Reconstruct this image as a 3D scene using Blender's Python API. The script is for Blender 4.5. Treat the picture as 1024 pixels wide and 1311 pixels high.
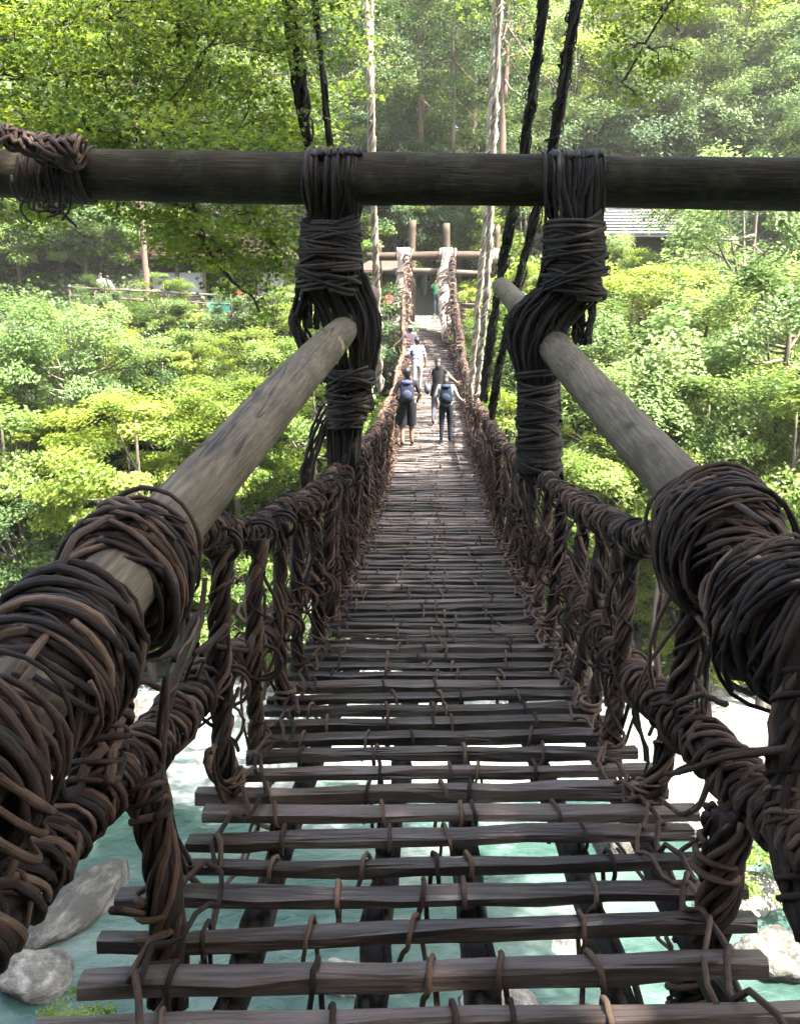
import bpy, math, random
import numpy as np
from mathutils import Vector, Matrix

for _o in list(bpy.data.objects):
    bpy.data.objects.remove(_o)
R = math.radians
rng = np.random.default_rng(7)
random.seed(7)
sc = bpy.context.scene
COL = sc.collection

# ------------------------------------------------------------------ camera
FPX, PITCH, YAW = 1060.0, R(14.3), R(2.15)          # focal length in pixels of a 1024 x 1311 frame
CAM = np.array([-0.05, 0.0, 1.55])
cd = bpy.data.cameras.new('camera')
cd.sensor_width = 36.0
cd.lens = 36.0 * FPX / 1311.0
cd.clip_start, cd.clip_end = 0.05, 2000.0
cam = bpy.data.objects.new('camera', cd)
COL.objects.link(cam)
cam.location = CAM
cam.rotation_euler = (R(90) - PITCH, 0, YAW)
sc.camera = cam

# ------------------------------------------------------------------ sky, sun, exposure
SUN = np.array([0.42, -0.22, 0.88]); SUN /= np.linalg.norm(SUN)     # towards the sun
w = bpy.data.worlds.new('World'); sc.world = w; w.use_nodes = True
nt = w.node_tree; nt.nodes.clear()
sky = nt.nodes.new('ShaderNodeTexSky'); sky.sky_type = 'NISHITA'; sky.sun_disc = False
sky.sun_elevation = math.asin(SUN[2]); sky.sun_rotation = math.atan2(SUN[0], SUN[1])
sky.air_density, sky.dust_density, sky.ozone_density = 1.0, 6.0, 0.6
bg = nt.nodes.new('ShaderNodeBackground'); bg.inputs['Strength'].default_value = 0.15
wo = nt.nodes.new('ShaderNodeOutputWorld')
nt.links.new(sky.outputs[0], bg.inputs[0]); nt.links.new(bg.outputs[0], wo.inputs[0])
sl = bpy.data.lights.new('sun', 'SUN'); sl.energy = 5.0; sl.angle = R(0.55); sl.color = (1.0, 0.95, 0.86)
so = bpy.data.objects.new('sun', sl); COL.objects.link(so)
so.rotation_euler = Vector(-SUN).to_track_quat('-Z', 'Y').to_euler()
vs = sc.view_settings
vs.view_transform = 'Standard'; vs.look = 'None'; vs.gamma = 1.0; vs.use_curve_mapping = False
vs.exposure = 3.15
cy = sc.cycles
cy.max_bounces, cy.diffuse_bounces, cy.glossy_bounces, cy.transmission_bounces = 8, 5, 3, 4
cy.transparent_max_bounces = 6; cy.caustics_reflective = cy.caustics_refractive = False
cy.use_denoising = True; cy.sample_clamp_indirect = 6.0

# ------------------------------------------------------------------ pixels of the photograph -> points at a stated distance
_r = np.array([math.cos(YAW), math.sin(YAW), 0])
_f = np.array([-math.sin(YAW) * math.cos(PITCH), math.cos(YAW) * math.cos(PITCH), -math.sin(PITCH)])
_u = np.cross(_r, _f)
def ray(px, py): return _f + (px - 512) / FPX * _r + (655.5 - py) / FPX * _u
def P(px, py, Y): d = ray(px, py); return CAM + d * (Y - CAM[1]) / d[1]        # at distance Y along the bridge
def PX(px, py, X): d = ray(px, py); return CAM + d * (X - CAM[0]) / d[0]       # at sideways offset X
def deckz(y): return -0.1925 * y + 0.00553 * y * y
def sstep(a, b, x): t = np.clip((x - a) / (b - a), 0, 1); return t * t * (3 - 2 * t)
def nrm(v): v = np.asarray(v, float); return v / (np.linalg.norm(v) + 1e-12)

# ------------------------------------------------------------------ mesh collection
class MB:
    def __init__(s): s.V, s.Q, s.T, s.C, s.G, s.n = [], [], [], [], [], 0
    def add(s, v, q=None, t=None, tint=0.5, grain=None):
        v = np.asarray(v, float).reshape(-1, 3)
        s.G.append(np.zeros((len(v), 3)) if grain is None else grain)
        s.V.append(v); s.C.append(np.broadcast_to(np.asarray(tint, float), (len(v),)))
        if q is not None and len(q): s.Q.append(np.asarray(q, int).reshape(-1, 4) + s.n)
        if t is not None and len(t): s.T.append(np.asarray(t, int).reshape(-1, 3) + s.n)
        s.n += len(v)
    def tube(s, pts, r, sides=6, tint=None, cap=True, lump=0.0):
        p = np.asarray(pts, float); n = len(p)
        r = np.broadcast_to(np.asarray(r, float), (n,))
        t = np.gradient(p, axis=0); t /= np.linalg.norm(t, axis=1)[:, None] + 1e-12
        a = np.array([0, 0, 1.0]) if abs(t[0, 2]) < 0.9 else np.array([1.0, 0, 0])
        nn = np.empty_like(p); c = a - t[0] * a.dot(t[0]); nn[0] = c / np.linalg.norm(c)
        for i in range(1, n):
            c = nn[i-1] - t[i] * (nn[i-1].dot(t[i])); nn[i] = c / (math.sqrt(c.dot(c)) + 1e-12)
        b = np.cross(t, nn)
        an = np.arange(sides) * 2 * math.pi / sides
        rr = r[:, None] * np.ones((1, sides))
        if lump: rr = rr * (1 + lump * rng.normal(size=rr.shape))
        v = p[:, None] + (nn[:, None] * np.cos(an)[None, :, None] + b[:, None] * np.sin(an)[None, :, None]) * rr[..., None]
        i = np.arange(n - 1)[:, None] * sides; j = np.arange(sides)[None]; j2 = (j + 1) % sides
        q = np.stack([i + j, i + j2, i + sides + j2, i + sides + j], -1).reshape(-1, 4)
        tr = []
        v = v.reshape(-1, 3)
        if cap:
            k = len(v); v = np.vstack([v, p[0], p[-1]]); jj = np.arange(sides); m = (n - 1) * sides
            tr = np.vstack([np.stack([jj * 0 + k, (jj + 1) % sides, jj], 1), np.stack([jj * 0 + k + 1, m + jj, m + (jj + 1) % sides], 1)])
        al = np.concatenate([[0], np.cumsum(np.linalg.norm(np.diff(p, axis=0), axis=1))])
        gr = np.stack([np.broadcast_to(np.cos(an), (n, sides)), np.broadcast_to(np.sin(an), (n, sides)), np.broadcast_to(al[:, None], (n, sides))], -1).reshape(-1, 3)
        gr = np.vstack([gr, np.zeros((len(v) - len(gr), 3))]) + [0, 0, rng.uniform(0, 90)]
        s.add(v, q, tr, random.random() if tint is None else tint, gr)
    def box(s, c, h, rot=None, tint=0.5):
        v = np.array([[x, y, z] for z in (-1, 1) for y in (-1, 1) for x in (-1, 1)], float) * np.asarray(h, float)
        if rot is not None: v = v @ np.array(rot).T
        s.add(v + np.asarray(c, float), [[0,2,3,1],[4,5,7,6],[0,1,5,4],[2,6,7,3],[0,4,6,2],[1,3,7,5]], tint=tint)
    def leaves(s, c, nml, size, tpl, quads, tint, dirs=None):
        c = np.asarray(c); n = len(c)
        nml = nml / np.linalg.norm(nml, axis=1)[:, None]
        d = rng.normal(size=(n, 3)) if dirs is None else dirs
        d = d - nml * (d * nml).sum(1)[:, None]; d /= np.linalg.norm(d, axis=1)[:, None] + 1e-9
        e = np.cross(nml, d)
        k = len(tpl); sz = np.broadcast_to(size, (n,))[:, None, None]
        v = c[:, None] + (d[:, None] * tpl[None, :, 0:1] + e[:, None] * tpl[None, :, 1:2] + nml[:, None] * tpl[None, :, 2:3]) * sz
        q = (np.arange(n)[:, None, None] * k + np.asarray(quads)[None]).reshape(-1, 4)
        s.add(v.reshape(-1, 3), q, tint=np.repeat(np.broadcast_to(tint, (n,)), k))
    def mesh(s, name, mat, smooth=True):
        V = np.vstack(s.V); me = bpy.data.meshes.new(name)
        Q = np.vstack(s.Q) if s.Q else np.zeros((0, 4), int); T = np.vstack(s.T) if s.T else np.zeros((0, 3), int)
        me.vertices.add(len(V)); me.vertices.foreach_set('co', V.astype(np.float32).ravel())
        me.loops.add(Q.size + T.size); me.loops.foreach_set('vertex_index', np.concatenate([Q.ravel(), T.ravel()]).astype(np.int32))
        me.polygons.add(len(Q) + len(T))
        me.polygons.foreach_set('loop_start', np.concatenate([np.arange(len(Q)) * 4, Q.size + np.arange(len(T)) * 3]).astype(np.int32))
        me.polygons.foreach_set('use_smooth', np.full(len(Q) + len(T), smooth))
        at = me.attributes.new('tint', 'FLOAT', 'POINT'); at.data.foreach_set('value', np.concatenate(s.C).astype(np.float32))
        if any(g_.any() for g_ in s.G):
            ag = me.attributes.new('grain', 'FLOAT_VECTOR', 'POINT'); ag.data.foreach_set('vector', np.vstack(s.G).astype(np.float32).ravel())
        me.update(calc_edges=True); me.validate()
        for m in (mat if isinstance(mat, (list, tuple)) else [mat]): me.materials.append(m)
        return me
    def build(s, name, mat, parent=None, smooth=True, loc=None):
        if loc is not None: s.V = [v - np.asarray(loc) for v in s.V]
        o = link(name, s.mesh(name, mat, smooth), parent)
        if loc is not None: o.location = loc
        return o
def link(name, me, parent=None, loc=None):
    o = bpy.data.objects.new(name, me); COL.objects.link(o)
    if parent is not None: o.parent = parent
    if loc is not None: o.location = loc
    return o
def tag(o, label=None, cat=None, group=None, kind=None):
    for k, v in (('label', label), ('category', cat), ('group', group), ('kind', kind)):
        if v: o[k] = v
    return o
def empty(name, loc, rz=0, **k):
    o = bpy.data.objects.new(name, None); COL.objects.link(o); o.location = loc; o.rotation_euler = (0, 0, rz)
    o.empty_display_size = 0.1
    return tag(o, **k)

# ------------------------------------------------------------------ materials
def nmat(name):
    m = bpy.data.materials.new(name); m.use_nodes = True; n = m.node_tree; n.nodes.clear()
    out = n.nodes.new('ShaderNodeOutputMaterial'); return m, n, out
def nd(n, t, ins=None, **kw):
    x = n.nodes.new(t)
    for k, v in kw.items(): setattr(x, k, v)
    for k, v in (ins or {}).items():
        if hasattr(v, 'outputs'): n.links.new(v.outputs[0], x.inputs[k])
        elif hasattr(v, 'is_linked'): n.links.new(v, x.inputs[k])
        else: x.inputs[k].default_value = v
    return x
def ramp(n, fac, stops):
    x = n.nodes.new('ShaderNodeValToRGB'); n.links.new(fac, x.inputs[0]); e = x.color_ramp.elements
    e[0].position, e[0].color = stops[0][0], (*stops[0][1], 1); e[1].position, e[1].color = stops[-1][0], (*stops[-1][1], 1)
    for p, c in stops[1:-1]: k = e.new(p); k.color = (*c, 1)
    return x
def surf(name, stops, scale=6, stretch=(1, 1, 1), rough=0.8, bump=0.3, bscale=None, detail=6, tint=0.0, orand=0.0, spec=0.3, dist=0.02):
    """noise colour + noise bump in object space; tint / orand mix per-strand and per-object variation in"""
    m, n, out = nmat(name)
    tc = nd(n, 'ShaderNodeTexCoord'); mp = nd(n, 'ShaderNodeMapping', {'Vector': tc.outputs['Object'], 'Scale': stretch})
    no = nd(n, 'ShaderNodeTexNoise', {'Vector': mp, 'Scale': scale, 'Detail': detail, 'Roughness': 0.62})
    f = no.outputs['Fac']
    if tint:
        at = nd(n, 'ShaderNodeAttribute', attribute_name='tint')
        a = nd(n, 'ShaderNodeMath', {0: at.outputs['Fac'], 1: 0.5}, operation='SUBTRACT')
        f = nd(n, 'ShaderNodeMath', {0: a, 1: tint, 2: f}, operation='MULTIPLY_ADD').outputs[0]
    if orand:
        oi = nd(n, 'ShaderNodeObjectInfo')
        a = nd(n, 'ShaderNodeMath', {0: oi.outputs['Random'], 1: 0.5}, operation='SUBTRACT')
        f = nd(n, 'ShaderNodeMath', {0: a, 1: orand, 2: f}, operation='MULTIPLY_ADD').outputs[0]
    rp = ramp(n, f, stops)
    nb = nd(n, 'ShaderNodeTexNoise', {'Vector': mp, 'Scale': bscale or scale * 3, 'Detail': 5, 'Roughness': 0.6})
    bp = nd(n, 'ShaderNodeBump', {'Height': nb.outputs['Fac'], 'Strength': bump, 'Distance': dist})
    pb = nd(n, 'ShaderNodeBsdfPrincipled', {'Base Color': rp, 'Roughness': rough, 'Normal': bp})
    pb.inputs['Specular IOR Level'].default_value = spec
    n.links.new(pb.outputs[0], out.inputs[0]); return m
def leafmat(name, dark, mid, light, trans=0.45, orand=0.35, gloss=0.015):
    m, n, out = nmat(name)
    at = nd(n, 'ShaderNodeAttribute', attribute_name='tint'); oi = nd(n, 'ShaderNodeObjectInfo')
    a = nd(n, 'ShaderNodeMath', {0: oi.outputs['Random'], 1: 0.5}, operation='SUBTRACT')
    f = nd(n, 'ShaderNodeMath', {0: a, 1: orand, 2: at.outputs['Fac']}, operation='MULTIPLY_ADD')
    rp = ramp(n, f.outputs[0], [(0.0, dark), (0.5, mid), (1.0, light)])
    df = nd(n, 'ShaderNodeBsdfDiffuse', {'Color': rp})
    hs = nd(n, 'ShaderNodeHueSaturation', {'Hue': 0.475, 'Saturation': 1.0, 'Value': 1.7, 'Color': rp})
    tr = nd(n, 'ShaderNodeBsdfTranslucent', {'Color': hs})
    mx = nd(n, 'ShaderNodeMixShader', {0: trans, 1: df, 2: tr})
    gl = nd(n, 'ShaderNodeBsdfGlossy', {'Color': (0.9, 0.95, 0.9, 1), 'Roughness': 0.45})
    m2 = nd(n, 'ShaderNodeMixShader', {0: gloss, 1: mx, 2: gl})
    n.links.new(m2.outputs[0], out.inputs[0]); return m
def flat(name, c, rough=0.7, var=0.15, scale=30, bump=0.1):
    c = np.array(c); return surf(name, [(0.3, tuple(c * (1 - var))), (0.7, tuple(np.minimum(c * (1 + var), 1)))], scale, rough=rough, bump=bump)

M = {}
def vinemat(name, stops, tint=0.6, rough=0.7, streak=0.55):
    """bark with lengthwise fibres (grain attribute), blotches and a flaky relief"""
    m, n, out = nmat(name)
    tc = nd(n, 'ShaderNodeTexCoord'); gr = nd(n, 'ShaderNodeAttribute', attribute_name='grain'); at = nd(n, 'ShaderNodeAttribute', attribute_name='tint')
    mp = nd(n, 'ShaderNodeMapping', {'Vector': gr.outputs['Vector'], 'Scale': (2.6, 2.6, 9.0)})
    fib = nd(n, 'ShaderNodeTexNoise', {'Vector': mp, 'Scale': 1.0, 'Detail': 5, 'Roughness': 0.7})
    blo = nd(n, 'ShaderNodeTexNoise', {'Vector': tc.outputs['Object'], 'Scale': 11, 'Detail': 5, 'Roughness': 0.65})
    f = nd(n, 'ShaderNodeMath', {0: fib.outputs['Fac'], 1: streak, 2: nd(n, 'ShaderNodeMath', {0: blo.outputs['Fac'], 1: 1 - streak}, operation='MULTIPLY')}, operation='MULTIPLY_ADD')
    f = nd(n, 'ShaderNodeMath', {0: nd(n, 'ShaderNodeMath', {0: at.outputs['Fac'], 1: 0.5}, operation='SUBTRACT'), 1: tint, 2: f}, operation='MULTIPLY_ADD')
    rp = ramp(n, f.outputs[0], stops)
    fine = nd(n, 'ShaderNodeTexNoise', {'Vector': tc.outputs['Object'], 'Scale': 90, 'Detail': 4, 'Roughness': 0.7})
    h = nd(n, 'ShaderNodeMath', {0: fine.outputs['Fac'], 1: 0.5, 2: fib.outputs['Fac']}, operation='MULTIPLY_ADD')
    bp = nd(n, 'ShaderNodeBump', {'Height': h, 'Strength': 0.9, 'Distance': 0.009})
    pb = nd(n, 'ShaderNodeBsdfPrincipled', {'Base Color': rp, 'Roughness': rough, 'Normal': bp}); pb.inputs['Specular IOR Level'].default_value = 0.35
    n.links.new(pb.outputs[0], out.inputs[0]); return m
M['vine'] = vinemat('vine_bark', [(0.12, (0.0032, 0.0015, 0.0009)), (0.40, (0.017, 0.0082, 0.0046)), (0.60, (0.055, 0.028, 0.016)), (0.88, (0.165, 0.108, 0.07))])
M['vine_pale'] = vinemat('sunlit_pale_vine', [(0.1, (0.14, 0.11, 0.085)), (0.45, (0.34, 0.28, 0.225)), (0.9, (0.6, 0.52, 0.44))], .5, .8)  # bleached vine; the bright sun on it is put into this pale colour
M['vine_dark'] = vinemat('old_dark_vine', [(0.1, (0.003, 0.002, 0.0013)), (0.5, (0.0105, 0.0072, 0.0046)), (0.9, (0.048, 0.034, 0.022))], .6, .75)
def woodmat(name, stops, axis, scale=5, crack=0.5, moss=0.0, orand=0.25, rough=0.78, spec=0.3):
    m, n, out = nmat(name)
    tc = nd(n, 'ShaderNodeTexCoord'); st = [9, 9, 9]; st[axis] = 0.55
    oi = nd(n, 'ShaderNodeObjectInfo')
    of = nd(n, 'ShaderNodeVectorMath', {0: tc.outputs['Object'], 1: nd(n, 'ShaderNodeCombineXYZ', {0: nd(n, 'ShaderNodeMath', {0: oi.outputs['Random'], 1: 37.0}, operation='MULTIPLY'), 1: 0.0, 2: 0.0}).outputs[0]}, operation='ADD')
    mp = nd(n, 'ShaderNodeMapping', {'Vector': of.outputs[0], 'Scale': st})
    g = nd(n, 'ShaderNodeTexNoise', {'Vector': mp, 'Scale': scale, 'Detail': 8, 'Roughness': 0.65})
    b = nd(n, 'ShaderNodeTexNoise', {'Vector': of.outputs[0], 'Scale': 1.7, 'Detail': 4, 'Roughness': 0.6})
    f = nd(n, 'ShaderNodeMath', {0: b.outputs['Fac'], 1: 0.45, 2: nd(n, 'ShaderNodeMath', {0: g.outputs['Fac'], 1: 0.7}, operation='MULTIPLY')}, operation='MULTIPLY_ADD')
    f = nd(n, 'ShaderNodeMath', {0: nd(n, 'ShaderNodeMath', {0: oi.outputs['Random'], 1: 0.5}, operation='SUBTRACT'), 1: orand, 2: f}, operation='MULTIPLY_ADD')
    rp = ramp(n, f.outputs[0], stops)
    st2 = [1.7, 1.7, 1.7]; st2[axis] = 0.06
    mc = nd(n, 'ShaderNodeMapping', {'Vector': of.outputs[0], 'Scale': st2})
    cn = nd(n, 'ShaderNodeTexNoise', {'Vector': mc, 'Scale': 3.0, 'Detail': 4, 'Roughness': 0.45, 'Distortion': 0.0})
    ab = nd(n, 'ShaderNodeMath', {0: nd(n, 'ShaderNodeMath', {0: cn.outputs['Fac'], 1: 0.5}, operation='SUBTRACT')}, operation='ABSOLUTE')
    cr = ramp(n, ab.outputs[0], [(0.0, (1, 1, 1)), (0.007, (0, 0, 0))])
    col = nd(n, 'ShaderNodeMix', {0: nd(n, 'ShaderNodeMath', {0: cr, 1: crack}, operation='MULTIPLY').outputs[0], 6: rp, 7: (0.012, 0.009, 0.007, 1)}, data_type='RGBA')
    c = col.outputs[2]
    if moss:
        mo = nd(n, 'ShaderNodeTexNoise', {'Vector': of.outputs[0], 'Scale': 4.0, 'Detail': 7, 'Roughness': 0.7})
        mf = ramp(n, mo.outputs['Fac'], [(0.52, (0, 0, 0)), (0.68, (moss, moss, moss))])
        mm = nd(n, 'ShaderNodeMix', {0: mf.outputs[0], 6: c, 7: (0.055, 0.062, 0.026, 1)}, data_type='RGBA'); c = mm.outputs[2]
    sk = [3.4, 3.4, 3.4]; sk[axis] = 1.9
    vo = nd(n, 'ShaderNodeTexVoronoi', {'Vector': nd(n, 'ShaderNodeMapping', {'Vector': of.outputs[0], 'Scale': sk}), 'Scale': 0.9})
    kf = ramp(n, vo.outputs['Distance'], [(0.05, (0.75, 0.75, 0.75)), (0.13, (0, 0, 0))])
    kc = nd(n, 'ShaderNodeMix', {0: kf.outputs[0], 6: c, 7: (0.012, 0.009, 0.006, 1)}, data_type='RGBA'); c = kc.outputs[2]
    h = nd(n, 'ShaderNodeMath', {0: g.outputs['Fac'], 1: nd(n, 'ShaderNodeMath', {0: cr, 1: 1.3}, operation='MULTIPLY')}, operation='SUBTRACT')
    bp = nd(n, 'ShaderNodeBump', {'Height': h, 'Strength': 0.55, 'Distance': 0.012})
    pb = nd(n, 'ShaderNodeBsdfPrincipled', {'Base Color': c, 'Roughness': rough, 'Normal': bp}); pb.inputs['Specular IOR Level'].default_value = spec
    n.links.new(pb.outputs[0], out.inputs[0]); return m
M['slat'] = woodmat('weathered_slat', [(0.3, (0.006, 0.0036, 0.0028)), (0.55, (0.026, 0.0175, 0.0142)), (0.8, (0.11, 0.082, 0.069))], 0, 6, 0.6, 0.35, 0.4, 0.42, 0.6)
M['log'] = woodmat('barkless_log', [(0.34, (0.016, 0.012, 0.007)), (0.55, (0.066, 0.052, 0.032)), (0.76, (0.15, 0.122, 0.08))], 2, 6.5, 0.9, 0.25, 0.1)
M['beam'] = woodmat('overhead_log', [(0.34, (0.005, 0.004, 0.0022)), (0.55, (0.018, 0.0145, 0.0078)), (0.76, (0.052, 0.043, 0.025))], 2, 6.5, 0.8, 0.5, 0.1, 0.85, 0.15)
M['timber'] = woodmat('portal_timber', [(0.25, (0.018, 0.011, 0.007)), (0.55, (0.045, 0.03, 0.019)), (0.85, (0.095, 0.07, 0.046))], 2, 4, 0.6, 0.0, 0.2)
M['fencewood'] = woodmat('fence_wood', [(0.25, (0.03, 0.022, 0.017)), (0.55, (0.065, 0.05, 0.039)), (0.85, (0.12, 0.098, 0.08))], 2, 4, 0.5, 0.2, 0.2)
M['trunk'] = surf('tree_bark', [(0.2, (0.035, 0.029, 0.022)), (0.5, (0.095, 0.08, 0.062)), (0.85, (0.19, 0.165, 0.135))], 3, (3, 3, 0.6), bump=0.6, rough=0.9, orand=0.2)
M['branch'] = surf('maple_branch', [(0.2, (0.018, 0.014, 0.01)), (0.6, (0.05, 0.04, 0.03)), (0.9, (0.09, 0.075, 0.06))], 8, bump=0.5, rough=0.85)
M['cedar_bark'] = surf('cedar_bark', [(0.2, (0.06, 0.037, 0.025)), (0.5, (0.13, 0.088, 0.064)), (0.85, (0.22, 0.165, 0.13))], 4, (4, 4, 0.3), bump=0.6, rough=0.9)
M['maple'] = leafmat('maple_leaf', (0.034, 0.068, 0.007), (0.086, 0.155, 0.015), (0.17, 0.23, 0.03), 0.64, 0.1)
M['leaf_fresh'] = leafmat('fresh_leaf', (0.046, 0.088, 0.012), (0.112, 0.172, 0.022), (0.205, 0.25, 0.055), 0.55)
M['leaf_mid'] = leafmat('mid_leaf', (0.034, 0.068, 0.011), (0.074, 0.126, 0.02), (0.13, 0.175, 0.036), 0.42)
M['leaf_dark'] = leafmat('evergreen_leaf', (0.016, 0.036, 0.011), (0.034, 0.066, 0.017), (0.064, 0.1, 0.026), 0.3)
M['leaf_cool'] = leafmat('cool_leaf', (0.042, 0.086, 0.022), (0.096, 0.162, 0.044), (0.18, 0.235, 0.09), 0.54)
M['undergrowth'] = leafmat('undergrowth_leaf', (0.02, 0.046, 0.012), (0.05, 0.092, 0.024), (0.11, 0.14, 0.04), 0.4, 0.0)

# ================================================================== THE GROUND, THE RIVER
def vnoise(x, y, s, seed=0):
    x, y = np.asarray(x, float) / s, np.asarray(y, float) / s
    return (np.sin(x * 1.7 + seed) * np.cos(y * 2.1 - seed * 1.3) + 0.5 * np.sin(x * 3.9 + y * 2.3 + seed * 2) + 0.3 * np.cos(x * 6.1 - y * 7.3 + seed)) / 1.8
def ground_h(x, y):
    x, y = np.asarray(x, float), np.asarray(y, float)
    zp = 0.42 + 0.05 * np.clip(-x - 2, 0, 15) + 0.09 * np.clip(x - 6, 0, 30)
    edge = 22.0 + 1.2 * vnoise(x, y * 0, 7, 1)
    far = -11.0 + (zp + 11.0) * (0.62 * sstep(edge, 37.2, y) + 0.38 * np.clip((y - edge) / (37.2 - edge), 0, 1))
    far += 0.5 * vnoise(x, y, 4, 3) * sstep(edge + 1, edge + 5, y) * (1 - sstep(34, 37, y))
    hill = 0.62 * np.clip(y - 43.5, 0, 200) + 0.0022 * np.clip(y - 43.5, 0, 90) ** 2
    hill += (1.2 * vnoise(x, y, 13, 5) + 0.5 * vnoise(x, y, 5, 8)) * sstep(44, 56, y)
    hill += 0.25 * np.clip(np.abs(x + 5) - 45, 0, 60) * sstep(24, 45, y)
    hill = np.where(hill > 40, 40 + 14 * np.tanh((hill - 40) / 30), hill)
    near = -11.0 + 11.2 * (1 - sstep(-2.5, 6.5 + 1.2 * vnoise(x, 0 * y, 5, 2), y)) + 0.2 * np.clip(-y - 6, 0, 120)
    return np.where(y > 14, far + hill, near)
xs = np.concatenate([np.linspace(-240, -62, 15), np.linspace(-60, 60, 121), np.linspace(62, 240, 15)])
ys = np.concatenate([np.linspace(-140, -22, 10), np.linspace(-20, 60, 101), np.linspace(61, 150, 60), np.linspace(160, 260, 8)])
gx, gy = np.meshgrid(xs, ys); gz = ground_h(gx, gy)
nx, ny = len(xs), len(ys); ii = np.arange(ny - 1)[:, None] * nx; jj = np.arange(nx - 1)[None]
gb = MB(); gb.add(np.stack([gx, gy, gz], -1).reshape(-1, 3), np.stack([ii + jj, ii + jj + 1, ii + nx + jj + 1, ii + nx + jj], -1).reshape(-1, 4))
m, n, out = nmat('bank_and_hill')
geo = nd(n, 'ShaderNodeNewGeometry'); sp = nd(n, 'ShaderNodeSeparateXYZ', {0: geo.outputs['Position']})
n1 = nd(n, 'ShaderNodeTexNoise', {'Vector': geo.outputs['Position'], 'Scale': 0.5, 'Detail': 8, 'Roughness': 0.65})
n2 = nd(n, 'ShaderNodeTexNoise', {'Vector': geo.outputs['Position'], 'Scale': 4.0, 'Detail': 6, 'Roughness': 0.7})
rock = ramp(n, n2.outputs['Fac'], [(0.3, (0.03, 0.028, 0.024)), (0.5, (0.085, 0.08, 0.07)), (0.72, (0.2, 0.19, 0.17))])
soil = ramp(n, n1.outputs['Fac'], [(0.3, (0.012, 0.014, 0.007)), (0.5, (0.022, 0.028, 0.011)), (0.62, (0.04, 0.038, 0.02)), (0.75, (0.075, 0.06, 0.038))])
hh = nd(n, 'ShaderNodeMath', {0: n1.outputs['Fac'], 1: 3.0, 2: sp.outputs['Z']}, operation='MULTIPLY_ADD')
fz = nd(n, 'ShaderNodeMapRange', {'Value': hh, 'From Min': -7.2, 'From Max': -5.6})
mx = nd(n, 'ShaderNodeMix', {0: fz.outputs[0], 6: rock, 7: soil}, data_type='RGBA')
bp = nd(n, 'ShaderNodeBump', {'Height': n2.outputs['Fac'], 'Strength': 0.8, 'Distance': 0.15})
pb = nd(n, 'ShaderNodeBsdfPrincipled', {'Base Color': mx.outputs[2], 'Roughness': 0.9, 'Normal': bp})
n.links.new(pb.outputs[0], out.inputs[0]); M['ground'] = m
tag(gb.build('ground', m), kind='structure', label='rocky river banks and wooded hillside across the gorge')

m, n, out = nmat('river_water')
geo = nd(n, 'ShaderNodeNewGeometry'); sp = nd(n, 'ShaderNodeSeparateXYZ', {0: geo.outputs['Position']})
mpw = nd(n, 'ShaderNodeMapping', {'Vector': geo.outputs['Position'], 'Scale': (0.55, 1.0, 1.0)})
a1 = nd(n, 'ShaderNodeTexNoise', {'Vector': mpw, 'Scale': 0.6, 'Detail': 8, 'Roughness': 0.66, 'Distortion': 0.6})
a2 = nd(n, 'ShaderNodeTexNoise', {'Vector': mpw, 'Scale': 2.2, 'Detail': 7, 'Roughness': 0.68, 'Distortion': 0.8})
wc = ramp(n, a1.outputs['Fac'], [(0.30, (0.009, 0.026, 0.021)), (0.48, (0.025, 0.05, 0.042)), (0.58, (0.046, 0.074, 0.063)), (0.72, (0.08, 0.098, 0.085))])
# white water over the shallow rapids along the far bank
ry = nd(n, 'ShaderNodeMapRange', {'Value': sp.outputs['Y'], 'From Min': 14.5, 'From Max': 18.5, 'To Min': -0.30, 'To Max': 0.16})
fo = nd(n, 'ShaderNodeMath', {0: a2.outputs['Fac'], 1: ry.outputs[0]}, operation='ADD')
fo = nd(n, 'ShaderNodeMath', {0: nd(n, 'ShaderNodeMath', {0: a1.outputs['Fac'], 1: 0.5}, operation='SUBTRACT'), 1: 0.9, 2: fo}, operation='MULTIPLY_ADD')
ff = ramp(n, fo.outputs[0], [(0.44, (0, 0, 0)), (0.78, (1, 1, 1))])
mx = nd(n, 'ShaderNodeMix', {0: ff.outputs[0], 6: wc, 7: (0.2, 0.215, 0.215, 1)}, data_type='RGBA')
a3 = nd(n, 'ShaderNodeTexNoise', {'Vector': mpw, 'Scale': 3.0, 'Detail': 5, 'Roughness': 0.55, 'Distortion': 0.5})
bp = nd(n, 'ShaderNodeBump', {'Height': a3.outputs['Fac'], 'Strength': 0.6, 'Distance': 0.12})
pb = nd(n, 'ShaderNodeBsdfPrincipled', {'Base Color': mx.outputs[2], 'Roughness': 0.12, 'Normal': bp, 'IOR': 1.33})
n.links.new(pb.outputs[0], out.inputs[0])
xw, yw = np.linspace(-130, 130, 131), np.linspace(-4, 30, 61); wx, wy = np.meshgrid(xw, yw)
wz = -10.0 + 0.10 * vnoise(wx, wy, 1.7, 4) * sstep(12, 17, wy) + 0.02 * vnoise(wx, wy, 2.2, 9)
nx2 = len(xw); ii = np.arange(len(yw) - 1)[:, None] * nx2; jj = np.arange(nx2 - 1)[None]
wb = MB(); wb.add(np.stack([wx, wy, wz], -1).reshape(-1, 3), np.stack([ii + jj, ii + jj + 1, ii + nx2 + jj + 1, ii + nx2 + jj], -1).reshape(-1, 4))
tag(wb.build('river', m), kind='structure', label='clear turquoise river with white rapids below the bridge')

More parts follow.
